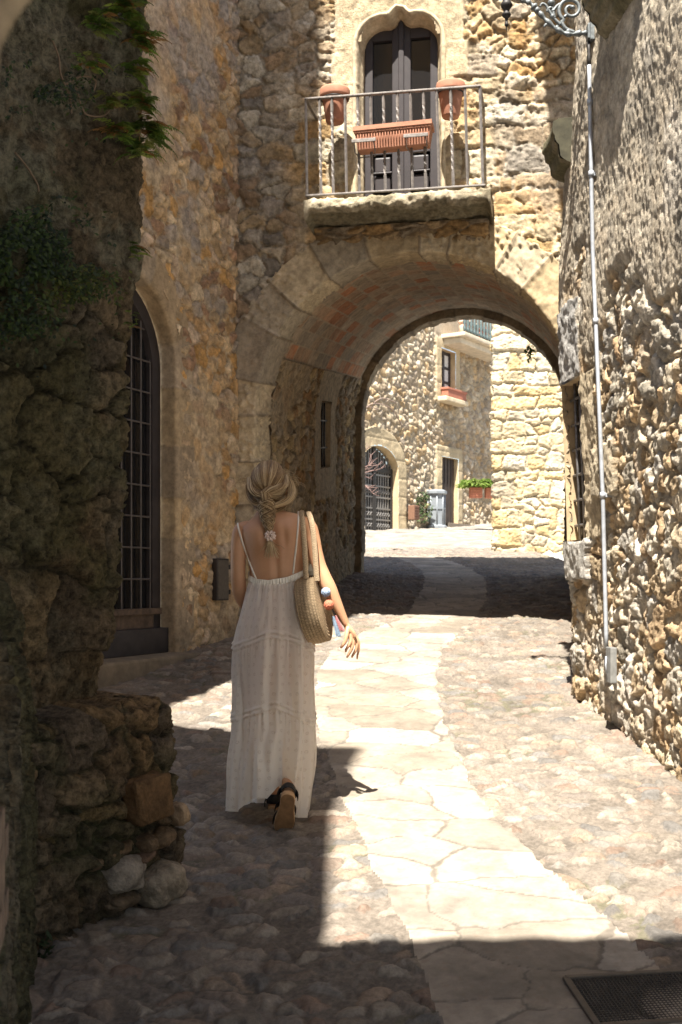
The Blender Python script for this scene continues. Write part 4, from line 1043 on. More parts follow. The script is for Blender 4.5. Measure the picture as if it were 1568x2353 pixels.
creeper(180, 640, 100, 70, 800, 3.98, 'thin trailing creeper with yellowish leaves beside the dense dark one', 4, .021, [(.06, .085, .02), (.09, .10, .02), (.04, .06, .02)])
creeper(110, 190, 110, 70, 900, 3.9, 'low creeper tucked under the blurred archway stone', 5, .02)
creeper(60, 720, 70, 60, 600, 3.75, 'dark creeper fringe hanging under the dense patch', 6, .02)
tv = thing('vine_stems', 'bare brown vine stems trailing across the upper mossy wall', 'vine', W(240, 280, 4.2))
r = random.Random(5); M_stem = plain('stem_bark', (.16, .11, .07), .8)
for pts in ([(120, 90), (135, 130), (140, 170), (160, 220), (165, 260)], [(150, 195), (190, 175), (220, 185), (215, 210)], [(175, 200), (190, 250), (205, 265), (240, 265), (262, 235)], [(35, 350), (60, 380), (85, 420), (90, 440)]):
    mb = MB(); mb.tube(curve([W(a, b_, MY(a)) for a, b_ in pts], 6), .0035, 5); mb.build('stem', M_stem, tv)
# weeds at the foot of walls
def weed(p, n, L, label, seed, col):
    r = random.Random(seed); lv = Leaves(); o = thing('weed', label, 'weed', p)
    for i in range(n):
        d = Vector((r.uniform(-1, 1), r.uniform(-1, .4), r.uniform(.4, 1.2))); q = Vector(p)+Vector((r.uniform(-1, 1)*L*.5, r.uniform(-1, 1)*L*.3, r.uniform(0, .9)*L))
        lv.leaf(q, d, (0, -.3, 1), L*r.uniform(.3, .6), L*.22, tuple(Vector(col)*r.uniform(.7, 1.3)))
    lv.build('leaves', o)
weed(G(497, 1452)+Vector((0, 0, .02)), 50, .15, 'small green weed beneath the metal hatch of the ochre house', 8, (.06, .10, .03))
weed(G(100, 2205), 40, .07, 'dark little weed at the foot of the mossy wall', 9, (.03, .05, .02))

# ================================================================== drain grate, bottom right
gp = [G(1300, 2262), G(1568, 2246), G(1700, 2390), G(1352, 2390)]
dg = thing('drain_grate', 'dark iron mesh drain cover set in the shaded paving', 'drain cover', gp[0])
O = gp[0]; ax = (gp[1]-gp[0]).normalized(); ay = Vector((-ax.y, ax.x, 0)).normalized(); ay.z = .127*ay.y; ay.normalize(); ay = -ay
Wd, Hd = .42, .30
def gq(a, b_, z=.016): return O+ax*a+ay*b_+Vector((0, 0, z))
mb = MB(); mb.add([gq(.0, .0, .0125), gq(Wd, 0, .0125), gq(Wd, Hd, .0125), gq(0, Hd, .0125)], [(0, 1, 2, 3)]); mb.build('pit', plain('pit_black', (.008, .008, .008), .9), dg)
mb = MB(); bt = .011
for a, b_, c_, d_ in ((0, 0, Wd, 0), (0, Hd, Wd, Hd), (0, 0, 0, Hd), (Wd, 0, Wd, Hd)):
    flat(mb, gq(a, b_, .021), gq(c_, d_, .021), bt, .006)
mb.build('frame', plain('grate_frame', (.12, .10, .08), .6, .5), dg)
mb = MB()
for i in range(1, 34): a = Wd*i/34; flat(mb, gq(a, 0, .019), gq(a, Hd, .019), .0022, .004)
for i in range(1, 22): b_ = Hd*i/22; flat(mb, gq(0, b_, .0185), gq(Wd, b_, .0185), .0022, .004)
mb.build('grating', plain('grate_iron', (.075, .065, .055), .55, .6), dg)

# ================================================================== corner house beyond the arch (pale coursed blocks)
KA = W(1131, 1268, 19.8)
FK = Frame((KA.x, KA.y), (1, .04), (.04, -1))
pale_house = thing('pale_corner_house', 'sunlit pale block-stone house corner just beyond the arch', 'house', KA)
us = np.concatenate([np.arange(-1.2, -.1, .05), np.arange(-.1, 2.4, .014)]); U, V = np.meshgrid(us, np.arange(KA.z-.3, 8.2, .014))
cl = np.minimum(U, 0)
PALE = [(.56, .45, .28), (.60, .50, .34), (.54, .40, .21), (.62, .54, .40), (.50, .42, .30), (.58, .47, .30)]
h1, c1, m1, _ = stones(U, V, lambda a, b: coursed(a, b, .42, .25, 501, 1.2), PALE, (.50, .41, .28), joint=.013, rnd=.035, amp=.04, warp=.14, ws=.25, det=.008, dsc=.06, seed=502, tilt=.08, rec=.015, pit=.012, chink=.07, crust=.014, aniso=1.4)
h2, c2, m2, _ = stones(U, V, lambda a, b: voro(a, b, .26, .17, 511, .8), PALE, (.50, .41, .28), joint=.016, rnd=.03, amp=.045, warp=.2, ws=.2, det=.008, dsc=.05, seed=512, tilt=.1, rec=.015, chink=.06, crust=.012)
k_ = sst(.35, .7, U)*sst(-.2, .2, fbm(U*1.4, V*1.4, 7, 2)); H = h1*(1-k_)+h2*k_; col = mixc(c1, c2, k_)
P = FK.pt(np.maximum(U, 0), V, 0); back = np.array([.30, 1.0, 0]); back /= np.linalg.norm(back)
P = P+np.maximum(-U, 0)[..., None]*back; P += np.exp(-(U/.05)**2)[..., None]*np.array([.025, .025, 0])
grid('wall', P, H, None, col, M_far, pale_house)
mb = MB(); mb.prism([FK.V(-.1, 8.1, .1), FK.V(2.5, 8.1, .1), FK.V(2.5, 8.1, -3), FK.V(.6, 8.1, -3)], (0, 0, .15)); mb.build('roof', M_terrad, pale_house)

# ================================================================== far rubble house
far_house = thing('far_house', 'sunlit pebbly rubble house across the square with gate, door and window', 'house', FH.V(2, 3.1))
def HB(px, py): return FH.px(px, py)
gL = HB(815, 1228); gR = HB(909, 1228); gT = HB(865, 1000)
gs0, gs1 = gR[0]-1.95, gR[0]; gR_ = (gs1-gs0)/2; gsc = (gs0+gs1)/2; gzs = HB(909, 1085)[1]; gzb = 2.7
dz = [HB(1010, 1200), HB(1047, 1056)]; wz = [HB(1009, 912), HB(1041, 812)]
U, V = np.meshgrid(np.arange(-2.2, 9.5, .03), np.arange(2.6, 10.5, .03))
RUB = [(.45, .37, .26), (.48, .40, .29), (.42, .33, .22), (.49, .42, .32), (.44, .36, .27), (.38, .30, .21), (.46, .33, .19)]
H, col, m, _ = stones(U, V, lambda a, b: voro(a, b, .24, .19, 601, .9), RUB, (.44, .36, .26), joint=.022, rnd=.045, amp=.055, warp=.25, ws=.2, det=.012, dsc=.07, seed=602, tilt=.18, rec=.03, chink=.09, crust=.02)
def around(u0, u1, z0, z1, g): return (U > u0-g) & (U < u1+g) & (V > z0-g*.4) & (V < z1+g)
elip = lambda g: np.where(V > gzs, ((U-gsc)/(gR_+g))**2+((V-gzs)/(.62+g))**2 < 1, np.abs(U-gsc) < gR_+g)
dress = around(dz[0][0], dz[1][0], dz[0][1], dz[1][1], .32) | around(wz[0][0], wz[1][0], wz[0][1], wz[1][1], .30) | elip(.5)
hd = .09+.01*fbm(U*5, V*5, 611, 3)-.012*(np.minimum(np.mod(V, .5), .5-np.mod(V, .5)) < .02)
H = np.where(dress, hd, H); col = np.where(dress[..., None], np.array((.52, .42, .27))*(1+.12*fbm(U*3, V*3, 612, 3))[..., None], col)
hole = around(dz[0][0], dz[1][0], 2.0, dz[1][1], 0) | around(wz[0][0], wz[1][0], wz[0][1], wz[1][1], 0) | elip(0)
pl_ = sst(HB(1000, 790)[1], HB(1000, 760)[1], V)*sst(HB(990, 800)[0], HB(1000, 800)[0], U); H = H*(1-pl_)+.05*pl_; col = mixc(col, (.50, .42, .32), pl_*.8)
P = FH.pt(U, V, 0); N = np.zeros_like(P); N[..., 0] = FH.n[0]; N[..., 1] = FH.n[1]
grid('wall', P, H, N, col, M_far, far_house, fkeep(~hole), True)
def hbx(mb, u0, u1, z0, z1, d, th, bev=.01):
    e = FH.V(1, 0)-FH.V(0, 0); n = FH.V(0, 0, 1)-FH.V(0, 0)
    mb.box(FH.V((u0+u1)/2, (z0+z1)/2, d), e*(u1-u0)/2, n*th/2, Vector((0, 0, (z1-z0)/2)), bev)
M_rev = plain('far_reveal', (.48, .37, .22), .9, 0, .15, 4, .3, 20)
def reveal(u0, u1, z0, z1, dep):
    mb = MB()
    for a, b_, c_, d_ in ((u0, z0, u0, z1), (u0, z1, u1, z1), (u1, z1, u1, z0), (u0, z0, u1, z0)):
        mb.quad(FH.V(a, b_, .09), FH.V(c_, d_, .09), FH.V(c_, d_, -dep), FH.V(a, b_, -dep))
    mb.build('reveal', M_rev, far_house)
reveal(dz[0][0], dz[1][0], 2.7, dz[1][1], .10); reveal(wz[0][0], wz[1][0], wz[0][1], wz[1][1], .16)
mb = MB(); hbx(mb, dz[0][0], dz[1][0], 2.7, dz[1][1], -.08, .06); fdoor = mb.build('door', plain('brown_door', (.045, .03, .022), .6, 0, .3, 6, .3), far_house)
mb = MB()
for k in range(1, 5): u_ = dz[0][0]+(dz[1][0]-dz[0][0])*k/5; hbx(mb, u_-.012, u_+.012, 2.9, dz[1][1], -.045, .03, .004)
mb.build('plank_batten', M_woodd, fdoor)
mb = MB(); hbx(mb, dz[0][0]-.2, dz[1][0]+.5, dz[0][1]-.3, dz[0][1]-.03, .2, .4); mb.build('door_step', plain('far_step', (.16, .13, .10), .9), far_house)
mb = MB(); hbx(mb, wz[0][0], wz[1][0], wz[0][1], wz[1][1], -.13, .02, 0); fw = mb.build('window', M_glass, far_house)
mb = MB(); wu0, wu1, wv0, wv1 = wz[0][0], wz[1][0], wz[0][1], wz[1][1]; um = (wu0+wu1)/2
for a, b_ in ((wu0, wu0+.09), (um-.06, um+.06), (wu1-.09, wu1)): hbx(mb, a, b_, wv0, wv1, -.10, .05)
for z_ in (wv0+.04, wv0+(wv1-wv0)*.36, wv0+(wv1-wv0)*.66, wv1-.05): hbx(mb, wu0+.09, wu1-.09, z_-.04, z_+.04, -.102, .045)
mb.build('frame', M_woodd, fw)
mb = MB(); hbx(mb, um+.07, wu1-.1, wv0+.08, wv1-.1, -.112, .01, 0); mb.build('curtain', plain('white_net', (.55, .54, .52), .9), fw)
mb = MB(); hbx(mb, wu0-.25, wu1+.3, wv0-.16, wv0-.02, .2, .36, .03); mb.build('window_sill', plain('far_sill', (.55, .46, .32), .9, 0, .15, 5, .4, 20), far_house)
# gate: arch, lattice of iron bars
n_ = 30
def gel(k, d): return [FH.V(gsc-gR_*k, gzb, d)]+[FH.V(gsc-gR_*k*math.cos(a), gzs+.62*k*math.sin(a), d) for a in np.linspace(0, math.pi, n_)]+[FH.V(gsc+gR_*k, gzb, d)]
mb = MB(); a1_, a2_ = gel(1.0, .1), gel(1.0, -.22); mb.add(a1_+a2_, [(i, i+1, len(a1_)+i+1, len(a1_)+i) for i in range(len(a1_)-1)]); mb.build('gate_reveal', M_rev, far_house)
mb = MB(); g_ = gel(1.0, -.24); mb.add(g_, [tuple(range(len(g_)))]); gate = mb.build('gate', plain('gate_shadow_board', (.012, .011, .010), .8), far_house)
mb = MB(); ggrey = plain('gate_iron', (.20, .19, .18), .5, .4)
for i in range(15):
    x = -gR_+.07+(2*gR_-.14)*i/14; zt_ = gzs+.62*math.sqrt(max(0, 1-(x/gR_)**2))-.03
    hbx(mb, gsc+x-.018, gsc+x+.018, gzb+.2, zt_, -.13, .03, 0)
mb.build('upright_bars', ggrey, gate)
mb = MB()
for z_ in np.arange(gzb+.35, gzs+.1, .30): hbx(mb, gs0+.03, gs1-.03, z_-.02, z_+.02, -.115, .03, 0)
for i in range(14):
    x = gs0+.13+(gs1-gs0-.2)*i/14
    for zb in (gzb+.5, gzb+.8, gzb+1.4, gzb+2.0):
        c_ = FH.V(x, zb, -.11); mb.tube([c_+(FH.V(1, 0)-FH.V(0, 0))*.045*math.cos(a)+Vector((0, 0, .045*math.sin(a))) for a in np.linspace(0, 2*math.pi, 9)], .012, 4, False)
mb.build('cross_bars', ggrey, gate)
mb = MB(); hbx(mb, gsc-.08, gsc+.08, gzb+.1, gzs+.6, -.12, .08); hbx(mb, gs0, gs1, gzs-.06, gzs+.08, -.12, .08); hbx(mb, gs0, gs0+.1, gzb, gzs, -.12, .08); hbx(mb, gs1-.1, gs1, gzb, gzs, -.12, .08); mb.build('gate_frame', M_darkiron, gate)
# balcony
ba_ = FH.px(1067, 800, .8)[0]; bz_ = HB(1090, 792)[1]
mb = MB(); hbx(mb, ba_, ba_+3.2, bz_-.22, bz_-.10, .40, .84, .03); hbx(mb, ba_+.1, ba_+3.2, bz_-.40, bz_-.22, .32, .66, .03); mb.build('balcony_slab', plain('far_slab', (.52, .45, .34), .9, 0, .15, 5, .3, 20), far_house)
mb = MB(); hbx(mb, ba_+.05, ba_+3.1, bz_+.88, bz_+.93, .76, .05, 0); hbx(mb, ba_+.05, ba_+3.1, bz_-.04, bz_+.0, .76, .05, 0); hrl = mb.build('balcony_rail', M_greenrail, far_house)
for i in range(14):
    mb = MB(); p = FH.V(ba_+.1+i*.22, bz_-.08, .76); mb.lathe(p, [(.028, 0), (.05, .05), (.05, .1), (.03, .2), (.05, .3), (.026, .4), (.024, .98)], 8); mb.build('baluster', M_greenrail, hrl)
mb = MB(); mb.prism([FH.V(-2.2, 10.4, .2), FH.V(9.5, 10.4, .2), FH.V(9.5, 10.4, -4), FH.V(-2.2, 10.4, -4)], (0, 0, .2)); mb.build('roof', M_terrad, far_house)

# pots on the far balcony
for k, (du, c, lab) in enumerate(((.55, (.62, .42, .32), 'pale pink pot behind the green far balcony railing'), (1.05, (.60, .50, .38), 'cream pot behind the green far balcony railing'), (1.75, (.42, .15, .09), 'red pot behind the green far balcony railing'))):
    p = FH.V(ba_+du, bz_-.1, .55); th = thing('balcony_pot', lab, 'flower pot', p, 'pots on the far balcony')
    mb = MB(); mb.lathe(p, [(.10, 0), (.15, .12), (.17, .28), (.12, .36)], 16); mb.build('body', plain('far_pot', c, .85), th)
    mb = MB(); mb.lathe(p+Vector((0, 0, .34)), [(.12, 0), (.19, .03), (.19, .08), (.10, .08)], 16); mb.build('rim', plain('far_pot_rim', c, .85), th)
# things in the square
tr = thing('window_planter', 'red terracotta planter on the far house window sill', 'planter', FH.V(um, wv0, .2), 'terracotta planters at the far house')
mb = MB(); hbx(mb, wu0-.05, wu1+.25, wv0-.01, wv0+.24, .22, .22, .02); mb.build('box', plain('red_clay', (.32, .12, .075), .8), tr)
mb = MB(); hbx(mb, wu0-.08, wu1+.28, wv0+.20, wv0+.26, .22, .26, .01); mb.build('rim', plain('red_clay_rim', (.35, .135, .085), .8), tr)
bp = W(1003, 1214, 32.5); bp.z = zgf(32.5)-.02
bn = thing('litter_bin', 'grey octagonal street litter bin standing before the brown door', 'litter bin', bp)
def oct_(mb, r, z0, z1, r2=None): mb.lathe(bp+Vector((0, 0, z0)), [(r, 0), (r2 or r, z1-z0)], 8, False)
mb = MB(); oct_(mb, .24, .08, .98); mb.build('body', M_binm, bn)
mb = MB(); oct_(mb, .31, 0, .06); oct_(mb, .31, .06, .11, .25); mb.build('foot', M_binm, bn)
mb = MB(); oct_(mb, .25, .96, 1.0, .31); oct_(mb, .31, 1.0, 1.07); oct_(mb, .30, 1.07, 1.11, .24); mb.build('lid', M_binm, bn)
mb = MB(); oct_(mb, .265, .55, .59); mb.build('band', M_binm, bn)
mb = MB()
for k in range(8):
    a = 2*math.pi*(k+.0)/8; mb.tube([bp+Vector((.245*math.cos(a), .245*math.sin(a), .1)), bp+Vector((.245*math.cos(a), .245*math.sin(a), .97))], .022, 6)
mb.build('corner_ribs', M_binm, bn)
# fern pot hanging by the pale corner
hp0 = W(1095, 1122, 30.5)
for k, (dx, c) in enumerate(((-.02, (.40, .15, .09)), (.42, (.44, .17, .10)))):
    p = hp0+Vector((dx, .1*k, -.12)); th = thing('hanging_planter', ('ribbed red planter with ferns hanging beside the far doorway', 'plain red planter with ferns next to the pale house corner')[k], 'planter', p, 'terracotta planters at the far house')
    mb = MB(); mb.box(p, (.17, 0, 0), (0, .15, 0), (0, 0, .14), .02)
    mb.build('box', plain('planter_clay', c, .8), th)
    if k == 0:
        mb = MB()
        for z_ in (-.08, -.02, .04): mb.box(p+Vector((0, -.152, z_)), (.15, 0, 0), (0, .01, 0), (0, 0, .012))
        mb.build('ribs', plain('planter_rib', (.5, .2, .12), .8), th)
    lv = Leaves(); r = random.Random(70+k)
    for i in range(560):
        a = r.uniform(0, 2*math.pi); q = p+Vector((r.uniform(-.15, .15), r.uniform(-.12, .12), .14)); d = Vector((math.cos(a), math.sin(a), r.uniform(.6, 2.0))).normalized(); L_ = r.uniform(.32, .62); c = Vector(r.choice([(.20, .30, .06), (.27, .37, .09), (.14, .22, .04), (.34, .41, .13)]))
        pts = [q+d*L_*f_+Vector((0, 0, -.55*L_*f_*f_)) for f_ in (0, .35, .7, 1.0)]
        lv.stem(pts, .015, tuple(c))
    lv.build('fronds', th)
# bare vine by the gate, terracotta box and boulder
vn_ = thing('bare_shrub', 'bare pinkish branching shrub beside the far iron gate', 'shrub', W(822, 1080, 27.5))
mb = MB(); r = random.Random(12)
def br(p, d, L, r0, lev):
    pts = [p]
    for k in range(5):
        d = (d+Vector((r.uniform(-.3, .3), r.uniform(-.2, .2), r.uniform(-.25, .3)))).normalized(); p = p+d*(L/5); pts.append(p)
    mb.tube(pts, [r0*(1-.12*i) for i in range(6)], 5)
    if lev > 0:
        for k in range(3): br(pts[r.choice((2, 3, 4, 5))], (d+Vector((r.uniform(-.9, .9), r.uniform(-.4, .4), r.uniform(-.7, .9)))).normalized(), L*.65, r0*.6, lev-1)
for k in range(4): br(W(806+3*k, 1065+14*k, 27.5), Vector((.7, 0, .5-.35*k)).normalized(), .42, .020, 2)
mb.build('branches', plain('pink_bark', (.24, .155, .135), .8), vn_)
vine2 = thing('bare_vine', 'bare vine stems creeping over the far gate arch', 'vine', HB(860, 950) and FH.V(HB(860, 950)[0], HB(860, 950)[1], .1))
M_vb = plain('vine_bark', (.22, .16, .13), .8)
for pts in ([(825, 960), (850, 930), (880, 930), (905, 945), (925, 980)], [(860, 925), (880, 915), (910, 925)], [(830, 945), (845, 935), (870, 940)]): 
    mb = MB(); mb.tube(curve([FH.P(a, b_, .18) for a, b_ in pts], 6), .016, 5); mb.build('stem', M_vb, vine2)
tbx = thing('clay_box', 'small reddish slatted box on the ground left of the litter bin', 'box', FH.P(951, 1192, .3))
mb = MB(); c_ = FH.P(951, 1178, .25); e = FH.V(1, 0)-FH.V(0, 0); n = FH.V(0, 0, 1)-FH.V(0, 0)
mb.box(c_, e*.15, n*.10, Vector((0, 0, .20)), .02); mb.build('body', plain('box_clay', (.17, .09, .055), .85), tbx)
mb = MB()
for k in range(5): mb.box(c_+n*.105+Vector((0, 0, -.15+.075*k)), e*.12, n*.01, Vector((0, 0, .02)))
mb.build('slats', plain('box_slat', (.12, .06, .04), .85), tbx)
bo = boulder('boulder', 823, 1216, 27.8, .14, .16, .20, (.52, .46, .36), 77); tag(bo, 'pale boulder at the foot of the far gate', 'boulder')
# small climbing plant by the bin and sprig on the rear arch
def bush(name, p, r0, n, sz, label, cat, seed, pal):
    r = random.Random(seed); lv = Leaves(); o = thing(name, label, cat, p)
    for i in range(n):
        d = Vector((r.gauss(0, 1), r.gauss(0, .6), r.gauss(0, 1))).normalized()*r.random()**.4
        q = Vector(p)+Vector((d.x*r0[0], d.y*r0[1], d.z*r0[2])); lv.leaf(q, (r.uniform(-1, 1), r.uniform(-1, .3), r.uniform(-1, .6)), (0, -.5, .8), sz*r.uniform(.6, 1.2), sz*.6, tuple(Vector(r.choice(pal))*r.uniform(.7, 1.3)))
    lv.build('leaves', o)
bush('wall_creeper', FH.P(972, 1165, .15), (.28, .12, .45), 260, .10, 'sparse dark green creeper on the far wall behind the litter bin', 'creeper', 21, [(.05, .08, .03), (.08, .11, .04)])
bush('ivy_sprig', W(1217, 808, 13.9), (.05, .05, .10), 60, .055, 'small green ivy sprig hanging from the right of the arch opening', 'ivy', 22, [(.05, .11, .02), (.08, .15, .03)])

# ================================================================== archway over the camera; unseen wall and block added to cast the shade
gate_house = thing('gatehouse', 'blurred brown stone archway at the top left corner that the picture is taken from', 'archway', (0, .75, 0))
FG = Frame((.57, .75), (1, 0), (0, -1))
FGr = Frame((.57, .75), (1, 0), (0, 1))
sweep('arch_ring', archpath(0, 1.65, .90, .0, .015), profl([(1.0, .0), (.0, .0), (-.0, .02), (0, .42), (.5, .44)], .015), FGr, blocks(.3, [(.26, .19, .11), (.30, .22, .13), (.23, .17, .10)], (.22, .17, .1), 701, amp=.012, det=.005), M_stone, gate_house, True)
def cast(name, poly, Y, thick, parent, mat=None):
    mb = MB(); mb.prism([(x, Y, z) for x, z in poly], (-.25*thick, -thick, 0)); return mb.build(name, mat or M_wallp, parent)
M_wallp = plain('ochre_render', (.42, .33, .22), .9, 0, .15, 3, .4, 20)
zt = 6.72
arch_o = [(.57+1.25*math.cos(a), 1.65+1.25*math.sin(a)) for a in np.linspace(math.pi, 0, 24)]
wavy = [(x, zt+.05*abs(math.sin(x*math.pi/.26))+.06*math.sin(x*1.7+1)) for x in np.arange(5.0, -1.0, -.04)]
poly = [(-4, 4.9), (-1.25, 4.9), (-1.25, 0), (-.68, 0)]+arch_o+[(1.82, 0), (2.4, 0), (2.4, 4.9), (5, 4.9), (5, zt)]+wavy+[(-.86, 6.9), (-1.15, 9.4), (-1.235, 10.6), (-1.265, 11.75), (-1.6, 11.85), (-2.44, 12.35), (-4, 12.5)]  # outer openings cut to let fill light through from behind
cast('upper_wall', poly, .73, .5, gate_house)  # unseen wall added, its outline shaped to cast the street shade
shade_block = thing('added_shade_block', 'tall block added out of view behind the mossy wall to cast shade', 'house', (-3, 4.6, 0))
cast('wall', [(-6, 0), (-2.35, 0), (-2.3, 5.4), (-1.86, 5.8), (-1.75, 6.05), (-1.6, 7.5), (-1.45, 11), (-1.40, 14), (-1.40, 20), (-6, 20)], 4.95, .4, shade_block)  # unseen added block, outlined to throw shade on facade and ground
# ================================================================== the woman
PY = 5.2
def PM(px, py, dy=0.0): return W(px, py, PY+dy)
M_skin, t, b = newmat('tanned_skin')
tc = nd(t, 'ShaderNodeTexCoord'); n1 = nd(t, 'ShaderNodeTexNoise', Scale=9.0, Detail=4.0); t.links.new(tc.outputs['Object'], n1.inputs['Vector'])
cr = nd(t, 'ShaderNodeValToRGB'); cr.color_ramp.elements[0].position = .3; cr.color_ramp.elements[1].position = .7
cr.color_ramp.elements[0].color = (.47, .25, .138, 1); cr.color_ramp.elements[1].color = (.56, .315, .185, 1)
t.links.new(n1.outputs[0], cr.inputs[0]); t.links.new(cr.outputs[0], b.inputs['Base Color'])
b.inputs['Roughness'].default_value = .48; b.inputs['Specular IOR Level'].default_value = .4
b.inputs['Subsurface Weight'].default_value = .12; b.inputs['Subsurface Radius'].default_value = (.012, .005, .003); b.inputs['Subsurface Scale'].default_value = .6
n2 = nd(t, 'ShaderNodeTexNoise', Scale=260.0, Detail=3.0); t.links.new(tc.outputs['Object'], n2.inputs['Vector'])
bp_ = nd(t, 'ShaderNodeBump', Strength=.12, Distance=.002); t.links.new(n2.outputs[0], bp_.inputs['Height']); t.links.new(bp_.outputs[0], b.inputs['Normal'])

def eloft(mb, rings, n=28, p=2.0):
    vs = []
    for c, ax_, ay_ in rings:
        for j in range(n):
            a = 2*math.pi*j/n; ca, sa = math.cos(a), math.sin(a)
            vs.append(Vector(c)+Vector(ax_)*(math.copysign(abs(ca)**(2/p), ca))+Vector(ay_)*(math.copysign(abs(sa)**(2/p), sa)))
    k = len(rings)
    fs = [(i*n+j, i*n+(j+1) % n, (i+1)*n+(j+1) % n, (i+1)*n+j) for i in range(k-1) for j in range(n)]
    fs += [tuple(range(n-1, -1, -1)), tuple((k-1)*n+j for j in range(n))]
    mb.add(vs, fs)
def spl(pts, n=5):              # spline through tuples (px, py, dy, r...)
    p = [np.array(x, float) for x in pts]; out = []
    for i in range(len(p)-1):
        a, b_, c_, d_ = p[max(i-1, 0)], p[i], p[i+1], p[min(i+2, len(p)-1)]
        for k in range(n):
            t_ = k/n; out.append(.5*((2*b_)+(c_-a)*t_+(2*a-5*b_+4*c_-d_)*t_*t_+(3*b_-a-3*c_+d_)*t_**3))
    out.append(p[-1]); return out
def limb(mb, pts, n=5, seg=16, sx=1.0, up=None):
    q = spl(pts, n); P_ = [PM(a[0], a[1], a[2]) for a in q]; rs = [float(a[3]) for a in q]
    # rounded ends
    d0 = (P_[0]-P_[1]).normalized(); d1 = (P_[-1]-P_[-2]).normalized()
    P_ = [P_[0]+d0*rs[0]*.9, P_[0]+d0*rs[0]*.6]+P_+[P_[-1]+d1*rs[-1]*.6, P_[-1]+d1*rs[-1]*.9]
    rs = [rs[0]*.35, rs[0]*.8]+rs+[rs[-1]*.8, rs[-1]*.35]
    mb.tube(P_, rs, seg, True, sx, up)
mb = MB(); m2p = .002
# torso
TR = [(1575, 628, 80, .125, 0, .0), (1500, 629, 78, .12, 0, .0), (1430, 632, 68, .105, 0, .0), (1380, 635, 61, .094, 0, .0), (1335, 637, 61, .090, 0, .0), (1290, 637, 66, .096, 1, -.004),
      (1250, 636, 74, .100, 4, -.010), (1222, 634, 79, .096, 8, -.014), (1204, 631, 77, .084, 11, -.012), (1193, 628, 62, .074, 10, -.006), (1184, 624, 45, .066, 7, .002), (1176, 621, 33, .060, 3, .008), (1166, 619.5, 27, .055, 0, .012), (1150, 619, 26, .054, 0, .016), (1130, 618, 26, .055, 0, .02)]
q = spl(TR, 3)
eloft(mb, [(PM(a[1], a[0], a[5]), Vector((a[2]*m2p, 0, a[4]*m2p)), Vector((0, a[3], 0))) for a in q], 36, 2.25)
# head
HD_ = [(1062, .018, .02, .0), (1066, .040, .05, .0), (1078, .061, .080, .004), (1094, .071, .094, .008), (1112, .072, .096, .012), (1130, .067, .090, .018), (1146, .056, .076, .028), (1158, .044, .060, .038), (1167, .028, .040, .05)]
eloft(mb, [(PM(619, a[0], a[3]+.015), Vector((a[1], 0, 0)), Vector((0, a[2], 0))) for a in spl(HD_, 3)], 28, 2.1)
def blob(mb, c, rx, ry, rz):
    c = Vector(c); eloft(mb, [(c+Vector((0, 0, rz*s_)), Vector((rx*math.sqrt(max(.02, 1-s_*s_)), 0, 0)), Vector((0, ry*math.sqrt(max(.02, 1-s_*s_)), 0))) for s_ in np.linspace(-.98, .98, 9)], 12)
blob(mb, PM(619, 1128, .128), .012, .018, .02); blob(mb, PM(619, 1118, .118), .008, .014, .022)      # nose
for sg in (-1, 1): blob(mb, PM(619+sg*37, 1124, .02), .010, .022, .03)                              # ears
# arms
limb(mb, [(690, 1203, -.005, .038), (708, 1212, -.008, .041), (717, 1238, -.012, .0385), (724, 1268, -.018, .0355), (733, 1300, -.026, .034), (746, 1330, -.034, .0345), (757, 1352, -.036, .034), (769, 1378, -.034, .029), (782, 1405, -.028, .0225), (795, 1433, -.02, .0170)], 5, 20)
limb(mb, [(572, 1214, -.008, .037), (556, 1221, -.01, .0395), (550, 1245, -.012, .037), (548, 1285, -.010, .035), (548, 1325, .0, .0345), (551, 1356, .02, .034), (562, 1385, .07, .031), (585, 1404, .13, .025), (612, 1412, .17, .019)], 5, 20)
# right hand: palm, five fingers, all bent differently
def hand(mb, wr, kn, wid, thick, fingers, thumb, up):
    q = spl([(wr[0], wr[1], wr[2], .017), ((wr[0]*2+kn[0])/3, (wr[1]*2+kn[1])/3, (wr[2]*2+kn[2])/3, wid*.82), ((wr[0]+2*kn[0])/3, (wr[1]+2*kn[1])/3, (wr[2]+2*kn[2])/3, wid), (kn[0], kn[1], kn[2], wid*.93)], 4)
    P_ = [PM(*a[:3]) for a in q]; mb.tube(P_, [float(a[3]) for a in q], 16, True, thick/wid, up)
    for f_ in fingers: limb(mb, f_, 3, 10)
    limb(mb, thumb, 3, 10)
hand(mb, (795, 1433, -.02), (812, 1466, -.012), .031, .0135,
     [[(803, 1460, -.030, .0095), (806, 1473, -.034, .0088), (801, 1484, -.036, .0080), (796, 1492, -.030, .0072), (795, 1497, -.022, .0062)],
      [(809, 1464, -.020, .0095), (812, 1478, -.026, .0088), (808, 1492, -.028, .0080), (802, 1503, -.024, .0072), (798, 1510, -.018, .0060)],
      [(815, 1466, -.008, .0092), (820, 1480, -.012, .0085), (818, 1494, -.012, .0077), (812, 1504, -.008, .0070), (809, 1510, -.003, .0060)],
      [(819, 1464, .004, .0082), (825, 1477, .003, .0074), (825, 1492, .003, .0066), (822, 1505, .004, .0060), (821, 1514, .005, .0050)]],
     [(799, 1446, -.034, .0115), (797, 1460, -.046, .0105), (794, 1473, -.050, .0092), (789, 1482, -.048, .0082), (784, 1488, -.046, .0066)], (.55, -.8, .2))
